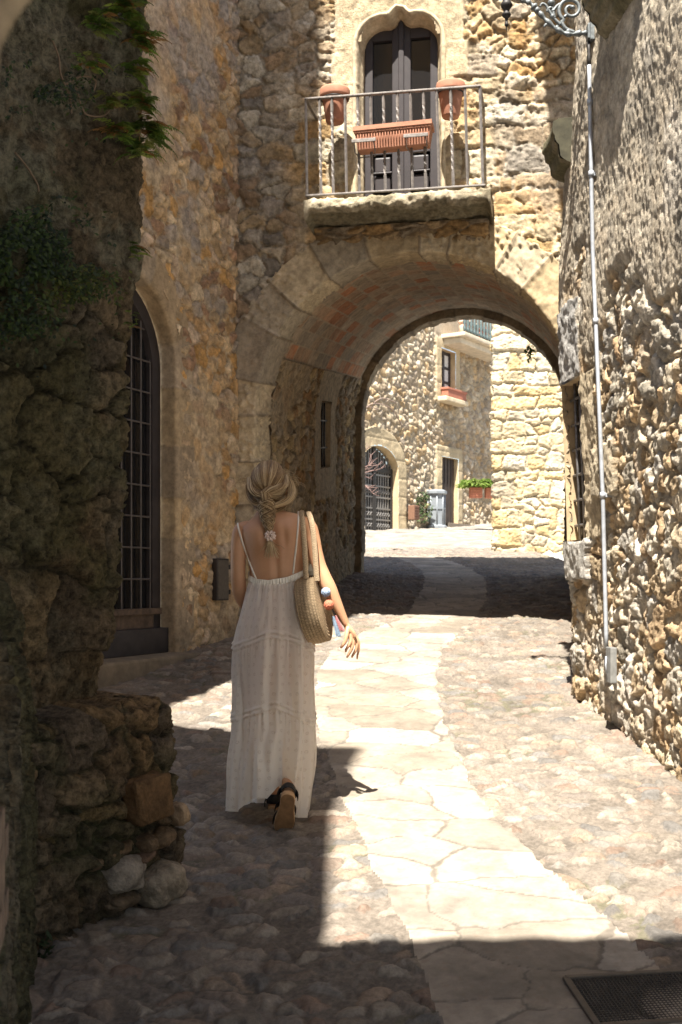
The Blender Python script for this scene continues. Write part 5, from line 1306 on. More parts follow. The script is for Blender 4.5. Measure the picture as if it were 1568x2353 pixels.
hand(mb, (612, 1412, .17), (648, 1420, .175), .031, .0135,
     [[(645, 1408, .175, .009), (660, 1410, .175, .0085), (672, 1414, .168, .0078), (680, 1419, .160, .0065)], [(648, 1415, .178, .009), (664, 1419, .178, .0085), (677, 1424, .170, .0078), (685, 1430, .160, .0065)],
      [(648, 1423, .176, .009), (663, 1429, .176, .0082), (674, 1434, .168, .0075), (682, 1440, .160, .0063)], [(645, 1430, .172, .008), (657, 1437, .172, .0072), (666, 1443, .166, .0066), (672, 1448, .160, .0056)]],
     [(622, 1403, .165, .011), (634, 1396, .165, .010), (645, 1392, .168, .009), (653, 1392, .170, .007)], (0, .2, 1))
# legs (under the dress, only feet show)
limb(mb, [(600, 1570, .0, .085), (606, 1640, .05, .07), (612, 1700, .10, .052), (618, 1760, .12, .048), (626, 1815, .135, .034), (630, 1842, .14, .030)], 4, 18)
limb(mb, [(655, 1570, .0, .085), (656, 1640, .03, .07), (655, 1695, .04, .052), (659, 1745, .0, .042), (662, 1785, -.075, .030), (663, 1808, -.165, .028)], 4, 18)
limb(mb, [(663, 1818, -.185, .029), (660, 1850, -.155, .032), (655, 1878, -.13, .031), (651, 1895, -.115, .024)], 4, 14)
limb(mb, [(631, 1843, .12, .030), (632, 1843, .19, .034), (632, 1842, .26, .030), (632, 1842, .30, .024)], 4, 14)
raw = mb.build('raw_body'); 
md = raw.modifiers.new('r', 'REMESH'); md.mode = 'VOXEL'; md.voxel_size = .0034; md.use_smooth_shade = True
ms_ = raw.modifiers.new('s', 'SMOOTH'); ms_.factor = .5; ms_.iterations = 7
dg_ = bpy.context.evaluated_depsgraph_get()
me = bpy.data.meshes.new_from_object(raw.evaluated_get(dg_)); me.name = 'person'
bpy.data.objects.remove(raw)
# spine groove, shoulder blades
co_ = np.zeros(len(me.vertices)*3, np.float32); me.vertices.foreach_get('co', co_); co_ = co_.reshape(-1, 3)
def pxy(): return CX+co_[:, 0]*F/co_[:, 1], HZ-(co_[:, 2]-EYE)*F/co_[:, 1]
x_, y_ = pxy(); bk = (co_[:, 1] < PY-.02) & (y_ > 1168) & (y_ < 1345) & (x_ > 560) & (x_ < 712)
spx = 626+(y_-1180)*.075
g1 = np.exp(-((x_-spx)/8.5)**2)*sst(1180, 1215, y_)*.010
g2_ = (np.exp(-((x_-spx+38)/17)**2-((y_-1236)/26)**2)+np.exp(-((x_-spx-40)/17)**2-((y_-1228)/26)**2))*.011
g3_ = -(np.exp(-((x_-spx+24)/7)**2-((y_-1242)/24)**2)+np.exp(-((x_-spx-25)/7)**2-((y_-1236)/24)**2))*.005
co_[bk, 1] += (g1-g2_-g3_)[bk]
me.vertices.foreach_set('co', co_.ravel()); me.update()
for p_ in me.polygons: p_.use_smooth = True
me.materials.clear()
person = link('person', me, M_skin)
tag(person, 'blonde woman in a long white sundress walking away under a straw shoulder bag', 'person')
from mathutils.bvhtree import BVHTree
bvh = BVHTree.FromObject(person, bpy.context.evaluated_depsgraph_get())
def onbody(px, py, off=.003):
    o = Vector((0, 0, EYE)); d = (W(px, py, 5)-o).normalized(); h = bvh.ray_cast(o, d)
    return (h[0]-d*off) if h[0] is not None else PM(px, py)
M_eye = plain('eye', (.6, .58, .55), .2)
for sg in (-1, 1):
    mb = MB(); blob(mb, PM(619+sg*16, 1113, .098), .012, .011, .010); mb.build('eye', M_eye, person)
mb = MB(); blob(mb, PM(619, 1145, .104), .022, .008, .007); mb.build('lips', plain('lips', (.42, .16, .13), .4), person)

# ---------------------------------------------------------------- dress
M_dress, t, b = newmat('white_eyelet_cotton'); L = t.links.new
uv = nd(t, 'ShaderNodeAttribute', attribute_name='UVP')
def nodem(op, a=None, b_=None):
    n = t.nodes.new('ShaderNodeMath'); n.operation = op
    for i, v in enumerate((a, b_)):
        if v is None: continue
        if isinstance(v, (int, float)): n.inputs[i].default_value = v
        else: L(v, n.inputs[i])
    return n.outputs[0]
vs_ = nd(t, 'ShaderNodeVectorMath', operation='SCALE'); vs_.inputs['Scale'].default_value = 23.0; L(uv.outputs['Vector'], vs_.inputs[0])
vo = nd(t, 'ShaderNodeTexVoronoi', Scale=1.0, Randomness=.35); vo.voronoi_dimensions = '2D'; L(vs_.outputs[0], vo.inputs['Vector'])
v2 = nd(t, 'ShaderNodeTexVoronoi', Scale=11.0, Randomness=.5); v2.voronoi_dimensions = '2D'; L(vs_.outputs[0], v2.inputs['Vector'])
flower = nodem('MULTIPLY', nodem('LESS_THAN', vo.outputs['Distance'], .19), nodem('GREATER_THAN', vo.outputs['Distance'], .05))
holes = nodem('MULTIPLY', flower, nodem('LESS_THAN', v2.outputs['Distance'], .33))
mxc = nd(t, 'ShaderNodeMix', data_type='RGBA'); mxc.inputs[6].default_value = (.93, .91, .87, 1); mxc.inputs[7].default_value = (.40, .34, .29, 1); L(holes, mxc.inputs[0])
L(mxc.outputs[2], b.inputs['Base Color']); b.inputs['Roughness'].default_value = .9; b.inputs['Specular IOR Level'].default_value = .1
b.inputs['Sheen Weight'].default_value = .1
nz = nd(t, 'ShaderNodeTexNoise', Scale=180.0, Detail=3.0); L(uv.outputs['Vector'], nz.inputs['Vector'])
nf = nd(t, 'ShaderNodeTexNoise', Scale=14.0, Detail=4.0); mpn = nd(t, 'ShaderNodeVectorMath', operation='MULTIPLY'); mpn.inputs[1].default_value = (3.0, .55, 1); L(uv.outputs['Vector'], mpn.inputs[0]); L(mpn.outputs[0], nf.inputs['Vector'])
hgt = nodem('ADD', nodem('ADD', nodem('MULTIPLY', nz.outputs[0], .12), nodem('MULTIPLY', nf.outputs[0], 1.6)), nodem('MULTIPLY', flower, .25))
bpn = nd(t, 'ShaderNodeBump', Strength=.8, Distance=.006); L(hgt, bpn.inputs['Height']); L(bpn.outputs[0], b.inputs['Normal'])
tl_n = nd(t, 'ShaderNodeBsdfTranslucent'); tl_n.inputs['Color'].default_value = (.92, .88, .81, 1); L(bpn.outputs[0], tl_n.inputs['Normal'])
mxs = nd(t, 'ShaderNodeMixShader'); mxs.inputs[0].default_value = .55; L(b.outputs[0], mxs.inputs[1]); L(tl_n.outputs[0], mxs.inputs[2]); L(mxs.outputs[0], t.nodes['Material Output'].inputs['Surface'])

NT = 560
th = np.linspace(0, 2*np.pi, NT, endpoint=False)
tt = np.concatenate([np.linspace(0, .3, 90), np.linspace(.3, .6, 100)[1:], np.linspace(.6, 1, 130)[1:]])
TH, TT = np.meshgrid(th, tt)
rowpy = [1330, 1352, 1400, 1440, 1480, 1510, 1560, 1640, 1680, 1755, 1820, 1870, 1885]
lft = np.interp; 
def lx_(p): return np.interp(p, rowpy, [574, 567, 555, 545, 539, 537, 536.5, 537, 536, 530, 527, 525.5, 525])
def rx_(p): return np.interp(p, rowpy, [700, 704, 712, 718, 721, 721.5, 720.5, 719.5, 719.5, 717, 711, 704, 702])
def hd_(p): return np.interp(p, rowpy, [.098, .108, .128, .138, .145, .148, .152, .16, .165, .175, .185, .19, .19])
# nominal x of each column (back half seen by the camera)
cth, sth = np.cos(TH), np.sin(TH)
xn = 628+92*cth*np.abs(cth)**-.12
back = sth < 0
def pick_x(xs, ys, ysf): return np.where(back, np.interp(xn, xs, ys), ysf+(np.interp(xn, xs, ys)-ysf)*.3)
top = pick_x([574, 590, 620, 660, 700], [1334, 1341, 1344, 1338, 1322], 1330)
s1 = pick_x([538, 560, 585, 607, 625, 662, 690, 721], [1498, 1489, 1479, 1469, 1467, 1472, 1485, 1500], 1490)
s2 = pick_x([537, 565, 595, 620, 631, 660, 690, 717], [1660, 1650, 1641, 1632, 1629, 1640, 1655, 1667], 1650)
hem = pick_x([526, 555, 568, 580, 593, 619, 624, 632, 645, 656, 663, 671, 680, 702], [1862, 1866, 1856, 1842, 1836, 1834, 1836, 1826, 1810, 1803, 1822, 1858, 1874, 1879], 1850)
PYV = np.where(TT < .3, top+(s1-top)*TT/.3, np.where(TT < .6, s1+(s2-s1)*(TT-.3)/.3, s2+(hem-s2)*(TT-.6)/.4))
cx_ = (lx_(PYV)+rx_(PYV))/2; hw_ = (rx_(PYV)-lx_(PYV))/2; hdv = hd_(PYV)
X0 = cx_+hw_*np.sign(cth)*np.abs(cth)**.88; Y0 = hdv*np.sign(sth)*np.abs(sth)**.92
loc = np.where(TT < .3, TT/.3, np.where(TT < .6, (TT-.3)/.3, (TT-.6)/.4)); tier = np.where(TT < .3, 0, np.where(TT < .6, 1, 2))
r_ = np.random.default_rng(4); fold = 0
for tr_ in range(3):
    f_ = 0; mk = tier == tr_; r_ = np.random.default_rng(4)
    for k, (n_, a_) in enumerate(zip((7, 10, 13, 17, 23), (.42, .42, .40, .3, .2))):
        ph = r_.random()*6.28; f_ = f_+a_*np.cos(n_*TH+ph+(.9+.25*k)*fbm(TH*1.3+k*7, TT*3.2, 60+k, 2))
    f_ = np.where(f_ > 0, f_**1.15, -np.abs(f_)**.8*.8) if False else f_
    fine = 0
    for k, n_ in enumerate((37, 53, 71)):
        fine = fine+np.cos(n_*TH+r_.random()*6.28+1.2*fbm(TH*3, loc*2, 90+k+tr_, 2))
    A = (.004+.019*TT**.8)*(.72+.28*np.minimum(1, np.abs(loc)/.3))*sst(-.02, .05, TT)
    Fh = A*f_+.0016*fine*np.exp(-loc/.16)
    fold = fold+np.where(mk, Fh, 0)
# ridge and valley down the back, from the stride
w1 = sst(1400, 1500, PYV)
xr = np.interp(PYV, [1400, 1470, 1600, 1700, 1850], [618, 612, 607, 603, 600]); xv = np.interp(PYV, [1400, 1480, 1560, 1640, 1700, 1800, 1870], [640, 632, 631, 626, 634, 650, 658])
amp_v = np.interp(PYV, [1400, 1500, 1650, 1750, 1870], [0, .012, .022, .028, .030])
bkf = sst(0, -.5, sth)
Yd = -.020*w1*np.exp(-((X0-xr)/13)**2)*bkf+amp_v*np.exp(-((X0-xv)/np.interp(PYV, [1400, 1700, 1870], [12, 15, 20]))**2)*bkf
Yd = Yd+.018*w1*np.exp(-((X0-560)/12)**2)*bkf*sst(1480, 1600, PYV)-.016*w1*np.exp(-((X0-690)/14)**2)*bkf
# tucked trims above each seam, seam itself pinched in
trim = 0
for sm in (s1, s2):
    d_ = sm-PYV
    for a_, b_ in ((1.0, 9.5), (12.5, 20.0)):
        trim = trim+.0045*sst(a_-.6, a_+.3, d_)*sst(b_+1, b_-5, d_)
    trim = trim-.003*np.exp(-((PYV-sm-1.5)/2.5)**2)
outw = fold+trim
Xp = X0+(outw*cth)/m2p; Yp = Y0+outw*sth*1.25+Yd
Yv = PY+Yp; Pd = np.stack([(Xp-CX)*Yv/F, Yv, EYE+(HZ-PYV)*Yv/F], -1)
Uarc = TH/(2*np.pi)*1.35; Vl = (PYV-1330)*m2p
Q = gridq(len(tt), NT, False, None, True)
dress = link('dress', npmesh('dress', Pd, Q, None, True, np.stack([Uarc, Vl], -1)), M_dress, person)
dress['label'] = 'long white tiered eyelet cotton sundress'
# elastic waistband
M_band = plain('dress_band_cotton', (.78, .74, .66), .9, 0, .05, 40, .1, 120, .1)
nb = 22; tb2 = np.linspace(0, 1, nb); TH2, TB = np.meshgrid(th, tb2); c2, s2_ = np.cos(TH2), np.sin(TH2)
xn2 = 637+63.5*c2; bk2 = s2_ < 0
tp2 = np.where(bk2, np.interp(xn2, [574, 590, 620, 660, 700], [1322, 1330, 1333, 1325, 1309]), 1312)
P2 = tp2+14.5*TB
rr2 = .0035*np.sin(np.pi*np.clip(TB, 0, 1))**.5+.0022*np.cos(64*TH2+1.5*fbm(TH2*4, TB*0, 5, 2))*np.sin(np.pi*TB)**.4+.001*np.cos(97*TH2)
Xb = 637+(63.5+1.5*TB)*np.sign(c2)*np.abs(c2)**.9+rr2*c2/m2p; Yb = PY+(.0965+.004*TB)*np.sign(s2_)*np.abs(s2_)**.92+rr2*s2_
link('waistband', npmesh('waistband', np.stack([(Xb-CX)*Yb/F, Yb, EYE+(HZ-P2)*Yb/F], -1), gridq(nb, NT, False, None, True)), M_band, dress)
for pts in ([(547, 1203), (549, 1216), (557, 1244), (568, 1276), (579, 1306), (589, 1330)], [(686, 1176), (686, 1196), (684, 1225), (681, 1258), (677, 1290), (674, 1318)]):
    mb = MB(); q = [onbody(a[0], a[1], .0035) for a in spl(pts, 6)]
    q = [q[0]+Vector((0, .05, -.005)), q[0]+Vector((0, .02, .008))]+q
    for _ in range(2): q = [q[0]]+[(q[i-1]+q[i]*2+q[i+1])/4 for i in range(1, len(q)-1)]+[q[-1]]
    mb.tube(q, .0042, 8); mb.build('shoulder_strap', M_band, dress)

# ---------------------------------------------------------------- shoes
M_sole = plain('tan_rubber_sole', (.23, .13, .062), .65, 0, .2, 30, .4, 120)
M_rim = plain('sole_edge', (.48, .30, .155), .7, 0, .1, 30, .2)
M_blk = plain('black_strap', (.012, .012, .013), .6)
def shoe(T_, H_, nrm_, lab):
    T_, H_ = Vector(T_), Vector(H_); du = (H_-T_); Lf = du.length; du = du/Lf; nrm_ = Vector(nrm_); nrm_ = (nrm_-du*nrm_.dot(du)).normalized(); sd = du.cross(nrm_).normalized()
    if sd.x < 0: sd = -sd
    us = [0, .02, .06, .12, .22, .34, .48, .62, .76, .88, .95, .985, 1.0]; hl = [.004, .018, .029, .037, .043, .044, .038, .033, .0325, .032, .026, .016, .004]
    loop = [(u, h) for u, h in zip(us, hl)]+[(u, -h) for u, h in zip(us[::-1], hl[::-1])]
    n = len(loop); m = MB()
    def ring(off, sc_): return [T_+du*Lf*(.5+(u-.5)*sc_)+sd*(h*sc_+.004*math.sin(u*3))+nrm_*off for u, h in loop]
    r0, r1, r2 = ring(.013, .96), ring(.008, 1.0), ring(-.014, 1.0)
    m.add(r0, [tuple(range(n))]); s_ = m.build('shoe', M_sole, person); s_['label'] = lab
    m = MB(); m.add(r0+r1+r2, [(i, (i+1) % n, n+(i+1) % n, n+i) for i in range(n)]+[(n+i, n+(i+1) % n, 2*n+(i+1) % n, 2*n+i) for i in range(n)]+[tuple(range(2*n, 3*n))], True); m.build('sole_edge', M_rim, s_)
    m = MB()
    for u0, hh, ww in ((.26, .052, .024), (.52, .058, .016), (.86, .060, .016)):
        arc = [T_+du*Lf*u0+sd*(.046*math.cos(a))-nrm_*(.014+hh*math.sin(a)) for a in np.linspace(-.1, math.pi+.1, 15)]
        m.tube(arc, ww, 8, True, .16, du)
    arc = [T_+du*Lf*(.80+.24*math.sin(a))+sd*(.036*math.cos(a))-nrm_*.045 for a in np.linspace(0, math.pi, 15)]
    m.tube(arc, .022, 8, True, .14, nrm_); m.build('straps', M_blk, s_)
    return s_
shoe(PM(648, 1915, -.165), PM(663, 1820, -.245), (0, -1, -.35), 'raised sandal showing its tan sole')
shoe(PM(634, 1850, .33), PM(630, 1859, .085), (0, 0, -1), 'dark strappy sandal planted on the cobbles')

# ---------------------------------------------------------------- hair
M_hair, t, b = newmat('blonde_hair'); at = nd(t, 'ShaderNodeAttribute', attribute_name='Col'); t.links.new(at.outputs['Color'], b.inputs['Base Color'])
b.inputs['Roughness'].default_value = .42; b.inputs['Specular IOR Level'].default_value = .45
b.inputs['Anisotropic'].default_value = .5
hr = random.Random(11)
HC = [(.18, .108, .05), (.28, .180, .088), (.38, .265, .14), (.49, .36, .20), (.58, .45, .28), (.23, .142, .066)]
class Strands:
    def __init__(s): s.V = []; s.Q = []; s.c = []; s.n = 0
    def add(s, pts, r, col, n=4, taper=True):
        pts = np.array([tuple(p) for p in pts]); k = len(pts); T_ = np.gradient(pts, axis=0); T_ /= np.linalg.norm(T_, axis=1, keepdims=True)+1e-9
        a = np.cross(T_, np.array([.31, .22, .92])); a /= np.linalg.norm(a, axis=1, keepdims=True)+1e-9; b_ = np.cross(T_, a)
        rs = r*(np.ones(k) if not taper else np.clip(np.minimum(np.arange(k), (k-1-np.arange(k))*1.0)/1.5+.25, 0, 1))
        an = np.arange(n)*2*np.pi/n
        v = pts[:, None]+(a[:, None]*np.cos(an)[None, :, None]+b_[:, None]*np.sin(an)[None, :, None])*rs[:, None, None]
        s.V.append(v.reshape(-1, 3)); idx = np.arange(k*n).reshape(k, n)+s.n; i2 = np.roll(idx, -1, 1)
        s.Q.append(np.stack([idx[:-1], i2[:-1], i2[1:], idx[1:]], -1).reshape(-1, 4)); s.n += k*n
        sh = np.linspace(.95, 1.08, k)[:, None, None]; s.c.append(np.broadcast_to(np.array(col)*sh, (k, n, 3)).reshape(-1, 3))
    def build(s, name, parent): return link(name, npmesh(name, np.concatenate(s.V), np.concatenate(s.Q), np.concatenate(s.c)), M_hair, parent)
def hcol(lo=0, hi=6): return np.array(HC[hr.randrange(lo, hi)])*hr.uniform(.8, 1.2)
hc0 = np.array(PM(618, 1110, .015)); ab = np.array([.0815, .106, .104])
gdir = np.array([-.06, -.84, -.54]); gdir /= np.linalg.norm(gdir)
e1 = np.cross(gdir, (0, 0, 1)); e1 /= np.linalg.norm(e1); e2 = np.cross(e1, gdir)
# cap under the strands
n_ = 40; ph = np.linspace(0, np.pi*.74, n_); az = np.linspace(0, 2*np.pi, 72, endpoint=False); A_, P_ = np.meshgrid(az, ph)
dv = np.cos(P_)[..., None]*gdir+np.sin(P_)[..., None]*(np.cos(A_)[..., None]*e1+np.sin(A_)[..., None]*e2)
capP = hc0+dv*ab*.965; capc = np.array((.11, .068, .034))*(1+.35*fbm(A_*9, P_*1.2, 33, 3))[..., None]
hair = link('hair', npmesh('hair', capP, gridq(n_, 72, True, None, True), capc), M_hair, person); hair['label'] = 'blonde hair gathered into a loose braid'
st = Strands()
for i in range(1500):
    az0 = hr.uniform(0, 2*math.pi); cl = math.floor(az0*9)/9
    a0 = hr.uniform(1.2, 2.35); k = 13; off = 1+.032*float(vn(np.array(az0*6.), np.array(a0*.8), 8))+hr.uniform(-.012, .03); pts = []
    cv = .42*float(vn(np.array(az0*2.3), np.array(.5), 9)); jit = hr.uniform(-.05, .05)
    for j in range(k):
        f_ = j/(k-1); al = a0*(1-f_)**.9+.10*f_; z_ = az0+cv*math.sin(math.pi*f_)+jit*math.sin(3*f_)
        d_ = math.cos(al)*gdir+math.sin(al)*(math.cos(z_)*e1+math.sin(z_)*e2)
        lift = .045*math.exp(-((al-.75)/.45)**2)*(1 if d_[2] > -.2 else .3)
        pts.append(hc0+d_*ab*(off+lift*.6))
    cn = float(vn(np.array(az0*8.), np.array(a0*1.5), 19))*.5+.5+hr.uniform(-.22, .22); c = np.array(sorted(HC)[max(0, min(5, int(cn*6)))])*hr.uniform(.85, 1.15)
    st.add(pts, hr.uniform(.0011, .0022), c)
# loose twists and puffs laid over
def bundle(S_, pts, r0, n, tw=0.0, lo=0, hi=6, rr=(.0011, .0020), flat=1.0):
    q = spl(pts, 6); P_ = np.array([tuple(PM(a[0], a[1], a[2])) for a in q]); k = len(P_); T_ = np.gradient(P_, axis=0); T_ /= np.linalg.norm(T_, axis=1, keepdims=True)
    a = np.cross(T_, np.array([.1, 1, .1])); a /= np.linalg.norm(a, axis=1, keepdims=True); b_ = np.cross(T_, a)
    prof = np.array([x[3] for x in q]) if len(pts[0]) > 3 else np.ones(k)
    for i in range(n):
        rad = r0*math.sqrt(hr.random()); an = hr.uniform(0, 2*math.pi); f_ = np.linspace(0, 1, k); w_ = an+tw*f_*2*math.pi
        wig = 1+.25*np.sin(f_*hr.uniform(2, 6)+hr.uniform(0, 6))
        pp = P_+(a*(np.cos(w_)*rad*wig*prof)[:, None]+b_*(np.sin(w_)*rad*prof*flat)[:, None])
        S_.add(pp, hr.uniform(*rr), hcol(lo, hi))
bundle(st, [(573, 1098, -.02, .6), (577, 1120, -.065, 1), (592, 1133, -.092, 1.1), (612, 1135, -.108, .9), (625, 1142, -.112, .7)], .014, 90, .6, 1, 6)
bundle(st, [(659, 1092, -.02, .6), (656, 1112, -.06, 1), (640, 1122, -.092, 1.1), (618, 1127, -.108, 1.0), (604, 1136, -.112, .7)], .014, 90, -.6, 2, 6)
bundle(st, [(655, 1085, .02, .6), (668, 1110, -.0, 1.2), (671, 1133, -.02, 1.5), (661, 1150, -.05, 1.2), (640, 1160, -.078, .8), (624, 1164, -.088, .6)], .013, 150, .15, 2, 6)
bundle(st, [(570, 1112, .0, .6), (571, 1135, -.02, 1.1), (582, 1152, -.055, 1.1), (600, 1160, -.08, .9), (614, 1164, -.09, .6)], .011, 110, -.15, 0, 5)
bundle(st, [(576, 1130, .02, .8), (584, 1158, -.0, 1), (598, 1172, -.045, .9), (612, 1176, -.082, .7)], .010, 60, .1, 0, 3)
bundle(st, [(664, 1130, .03, .8), (656, 1160, .0, 1), (640, 1173, -.045, .9), (624, 1176, -.082, .7)], .010, 60, .1, 0, 4)
bundle(st, [(604, 1128, -.108, 1), (610, 1142, -.115, 1), (614, 1158, -.108, 1), (616, 1172, -.10, .9)], .020, 120, .2, 1, 6, flat=.5)
for i in range(130):
    az0 = hr.uniform(0, 2*math.pi); d_ = np.array([math.cos(az0), -.2, abs(math.sin(az0))*.8-.1]); p0_ = hc0+d_*ab*1.0; v_ = np.array([hr.uniform(-1, 1)*.6+d_[0], hr.uniform(-.5, .2), -.9+hr.uniform(-.2, .6)])
    L_ = hr.uniform(.02, .055); pts = [p0_+(d_*.25+v_)*L_*f_+np.array([d_[0]*.022*math.sin(f_*3), 0, .012*math.sin(f_*3)]) for f_ in np.linspace(0, 1, 7)]
    st.add(pts, .0006, hcol(3, 6), 3)
for i in range(34):
    x0 = hr.uniform(652, 668); y0 = hr.uniform(1120, 1150); P_ = [PM(x0+a*hr.uniform(.4, 1.0), y0+b_, -.02+hr.uniform(-.02, .03)) for a, b_ in ((0, 0), (5, 9), (6, 20), (2, 32), (-4, 40))]
    st.add([tuple(p) for p in P_], .0006, hcol(3, 6), 3)
st.build('strands', hair)
# three-strand braid
bq = spl([(613, 1152, -.108), (613, 1168, -.098), (615, 1186, -.112), (617, 1204, -.124), (619, 1224, -.128)], 16)
BP = np.array([tuple(PM(*a)) for a in bq]); k = len(BP); f_ = np.linspace(0, 1, k); wd_ = np.interp(f_, [0, .25, .6, 1], [.026, .028, .022, .010])
bs = Strands()
for s_ in range(3):
    ph_ = f_*2*math.pi*1.9+s_*2*math.pi/3
    cpt = BP+np.stack([np.sin(ph_)*wd_*.95, -np.cos(2*ph_)*wd_*.42, np.zeros(k)], -1)
    T_ = np.gradient(cpt, axis=0); T_ /= np.linalg.norm(T_, axis=1, keepdims=True); a = np.cross(T_, np.array([0, 1, 0.])); a /= np.linalg.norm(a, axis=1, keepdims=True); b_ = np.cross(T_, a)
    rad0 = wd_*.62
    for i in range(95):
        q_ = math.sqrt(hr.random()); an = hr.uniform(0, 6.28)+1.1*f_*2*math.pi*.35
        pp = cpt+(a*(np.cos(an)*q_*rad0)[:, None]+b_*(np.sin(an)*q_*rad0)[:, None])
        bs.add(pp, hr.uniform(.0011, .0019), hcol(0, 6) if q_ > .6 else hcol(0, 3), 4)
braid = bs.build('braid', hair)
tl2 = Strands()
for i in range(80):
    x1 = 622+hr.gauss(0, 7); y1 = hr.uniform(1262, 1284); sp_ = spl([(620+hr.uniform(-3, 3), 1232, -.130), (620+(x1-620)*.5, 1250, -.136), (x1, y1-8, -.130), (x1+(x1-621)*.35, y1, -.124)], 4)
    tl2.add([tuple(PM(*a)) for a in sp_], hr.uniform(.0008, .0014), hcol(1, 5))
tl2.build('braid_tail', hair)
n_ = 60; TA, TB_ = np.meshgrid(np.linspace(0, 2*np.pi, 90, endpoint=False), np.linspace(0, 2*np.pi, n_, endpoint=False))
c_ = np.array(PM(621, 1231, -.130)); rf = .0135*(1+.32*np.cos(9*TA+1.3*np.sin(TB_*2+TA))*(.6+.4*np.cos(TB_)))*(1+.25*fbm(TA*2.2, TB_*1.5, 8, 3)); R_ = .0125
sx_ = (R_+rf*np.cos(TB_)*.85)*np.cos(TA); sz_ = (R_+rf*np.cos(TB_)*.85)*np.sin(TA)*.95; sy_ = rf*np.sin(TB_)*.9
me = npmesh('hair_tie', c_+np.stack([sx_, sy_-.004, sz_], -1), np.concatenate([gridq(n_, 90, False, None, True)]))
link('hair_tie', me, plain('blush_chiffon', (.66, .53, .47), .85, 0, .08, 60, .1), hair)

# ---------------------------------------------------------------- straw bag
M_jute = stonemat('jute', rough=.85, nscale=160, nvar=.25, bump=.5, bscale=300, bdist=.003)
bc = np.array(PM(721, 1399, -.02)); va = np.array([-.215, 0, .977]); yaw = .17
axv = np.array([.977*math.cos(yaw), -math.sin(yaw), .215*math.cos(yaw)]); axv /= np.linalg.norm(axv)
va = va-axv*va.dot(axv); va /= np.linalg.norm(va); ub = np.cross(va, axv)
bag = thing('straw_bag', 'round woven straw bag with pompoms hanging from the woman\'s shoulder', 'bag', bc)
prf = resample([(.004, -.046), (.135, -.047), (.150, -.046), (.1555, -.040), (.157, -.02), (.158, 0), (.157, .02), (.1555, .040), (.150, .046), (.135, .047), (.004, .046)], .0018)
nth = 520; T2, _ = np.meshgrid(np.linspace(0, 2*np.pi, nth, endpoint=False), np.arange(len(prf)))
rr_ = prf[:, 0, None]+0*T2; ww_ = prf[:, 1, None]+0*T2; lv_ = (np.arange(len(prf))*.0018)[:, None]+0*T2
row = lv_/.0155; ri = np.floor(row); fr_ = row-ri
na = np.maximum(8, np.round(rr_*2*np.pi/.0135)); na = np.round(np.maximum(8, prf[(np.clip((ri+.5)*.0155/.0018, 0, len(prf)-1)).astype(int), 0]*2*np.pi/.0135))
chev = np.mod(T2/(2*np.pi)*na+np.abs(fr_-.5)*1.1+.5*np.mod(ri, 2), 1)
hgt_ = .0032*np.sin(np.pi*fr_)**.6*(.45+.55*np.sin(np.pi*chev)**.7)
seam = np.minimum(np.abs(rr_-.1545)+np.abs(np.abs(ww_)-.043), 1); 
hgt_ = hgt_+.004*np.exp(-(seam/.004)**2)
cj = np.array((.46, .335, .205))*(.70+.38*np.sin(np.pi*chev)*np.sin(np.pi*fr_)**.5)[..., None]*(1+.16*fbm(T2*26, lv_*90, 4, 3)+.10*(hsh(ri.astype(np.int64), np.floor(T2/(2*np.pi)*na).astype(np.int64), 5)-.5))[..., None]
rad_ = np.cos(T2)[..., None]*va+np.sin(T2)[..., None]*ub
isg = np.clip((rr_-.140)/.012, 0, 1)[..., None]
Nn = isg*rad_+(1-isg)*np.sign(ww_)[..., None]*axv
Pbag = bc+rad_*rr_[..., None]+axv*ww_[..., None]+Nn*hgt_[..., None]
link('body', npmesh('bag_body', Pbag, gridq(len(prf), nth, False, None, True), cj), M_jute, bag)
M_strap = plain('jute_strap', (.46, .33, .20), .85, 0, .3, 90, .6, 200)
def strap(pts, lab=None):
    q = spl(pts, 9); P_ = np.array([tuple(PM(*a)) for a in q]); k = len(P_); L_ = np.concatenate([[0], np.cumsum(np.linalg.norm(np.diff(P_, axis=0), axis=1))])
    m_ = int(L_[-1]/.0025); s_ = np.linspace(0, L_[-1], m_); P_ = np.stack([np.interp(s_, L_, P_[:, i]) for i in range(3)], -1)
    T_ = np.gradient(P_, axis=0); T_ /= np.linalg.norm(T_, axis=1, keepdims=True)
    wv = np.array([1., 0, .1])-T_*(T_@np.array([1., 0, .1]))[:, None]; wv /= np.linalg.norm(wv, axis=1, keepdims=True); nv2 = np.cross(wv, T_)
    nn_ = 26; an = np.linspace(0, 2*np.pi, nn_, endpoint=False); w_ = np.cos(an)*.0125; h_ = np.sin(an)*.0048
    ch = np.mod(s_[:, None]/.011+np.abs(np.mod(w_[None]/.0085+.5, 1)-.5)*1.2+(np.floor(w_[None]/.0085+.5))*.5, 1)
    bmp = .0016*np.sin(np.pi*ch)*np.sign(h_)[None]*(np.abs(np.sin(an))[None]**.5)
    V_ = P_[:, None]+wv[:, None]*w_[None, :, None]+nv2[:, None]*(h_[None]+bmp)[..., None]
    cs = np.array((.50, .37, .235))*(.72+.38*np.sin(np.pi*ch))[..., None]*(1+.15*vn(s_[:, None]*300, w_[None]*300, 3))[..., None]
    link('handle', npmesh('handle', V_, gridq(m_, nn_, False, None, True), cs), M_jute, bag)
strap([(704, 1330, -.10), (703, 1305, -.098), (700, 1250, -.094), (697, 1212, -.084), (694, 1190, -.062), (693, 1178, -.025), (694, 1177, .02), (698, 1195, .07), (704, 1250, .10), (706, 1325, .11)])
strap([(729, 1335, -.10), (727, 1312, -.098), (724, 1262, -.094), (719, 1212, -.084), (714, 1190, -.062), (710, 1180, -.025), (709, 1180, .02), (714, 1200, .07), (724, 1250, .10), (728, 1325, .11)])
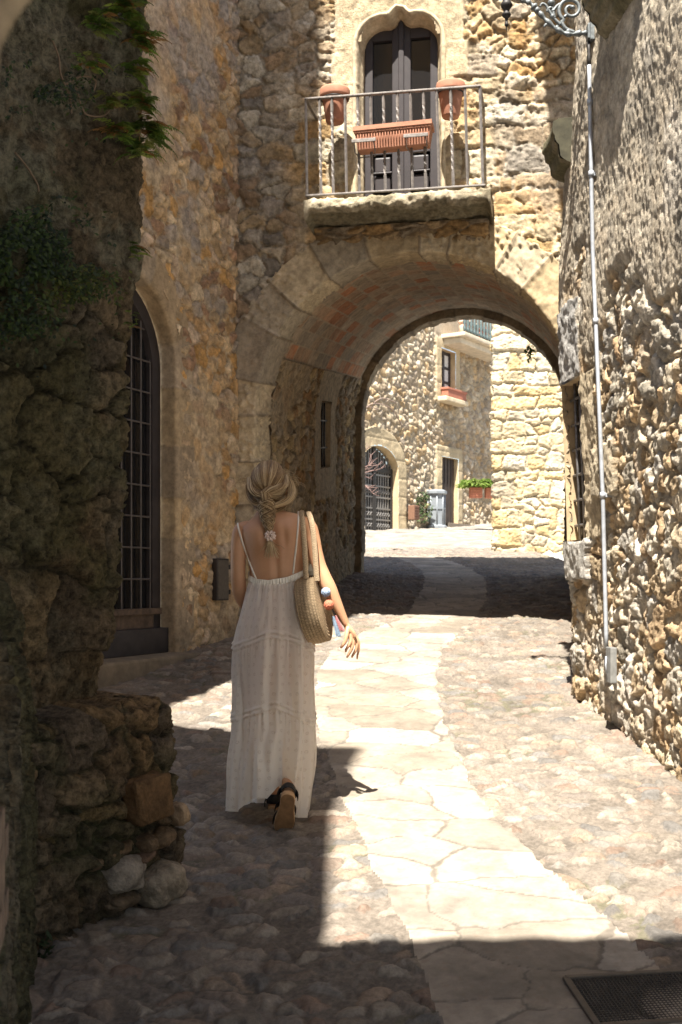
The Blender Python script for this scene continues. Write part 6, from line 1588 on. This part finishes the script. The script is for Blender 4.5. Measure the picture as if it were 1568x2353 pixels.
mb = MB(); eloft(mb, [(PM(712, 1322, -.09), (.022, 0, 0), (0, .01, 0)), (PM(713, 1312, -.085), (.016, 0, 0), (0, .02, 0)), (PM(714, 1296, -.08), (.004, 0, 0), (0, .02, 0))], 14); mb.build('opening_gusset', plain('bag_lining', (.11, .09, .065), .9), bag)
def pompom(px, py, dy, r, c, name='pompom'):
    n = 36; T_, Q_ = np.meshgrid(np.linspace(0, 2*np.pi, 2*n, endpoint=False), np.linspace(-np.pi/2, np.pi/2, n)); d = np.stack([np.cos(Q_)*np.cos(T_), np.cos(Q_)*np.sin(T_), np.sin(Q_)], -1)
    rr = r*(1+.10*rng.random(d.shape[:2]))*(1+.12*fbm(d[..., 0]*9+d[..., 2]*4, d[..., 1]*9-d[..., 2]*6, int(px), 3)); o = np.array(PM(px, py, dy))
    col = np.array(c)*(1+.25*fbm(d[..., 0]*12+d[..., 1]*7, d[..., 2]*12, int(py), 3))[..., None]
    link(name, npmesh(name, o+d*rr[..., None], gridq(n, 2*n, False, None, True), col), M_jute, bag)
pompom(749, 1361, -.075, .0195, (.34, .43, .58)); pompom(756, 1390, -.080, .021, (.62, .20, .12)); pompom(763, 1371, -.03, .016, (.58, .17, .10))
def tassel(p0, p1, c, name='tassel'):
    S_ = Strands()
    for i in range(70):
        a = hr.uniform(0, 6.28); q_ = math.sqrt(hr.random()); o_ = Vector((math.cos(a), math.sin(a), 0))*q_
        P_ = [p0.lerp(p1, f)+o_*(.006+.008*f) for f in np.linspace(0, hr.uniform(.9, 1.04), 6)]
        S_.add([tuple(p) for p in P_], .0012, np.array(c)*hr.uniform(.7, 1.25), 3, False)
    o = link(name, npmesh(name, np.concatenate(S_.V), np.concatenate(S_.Q), np.concatenate(S_.c)), M_jute, bag)
tassel(PM(766, 1416, -.07), PM(779, 1462, -.07), (.36, .47, .60)); tassel(PM(770, 1414, -.05), PM(786, 1450, -.05), (.66, .30, .30))
mb = MB()
for i in range(5): p = PM(760+i*1.2, 1400+i*3.5, -.072); mb.lathe(p-Vector((0, 0, .004)), [(.001, 0), (.0045, .002), (.005, .004), (.0045, .006), (.001, .008)], 8)
mb.build('bead_cord', plain('wood_beads', (.4, .29, .17), .7), bag)
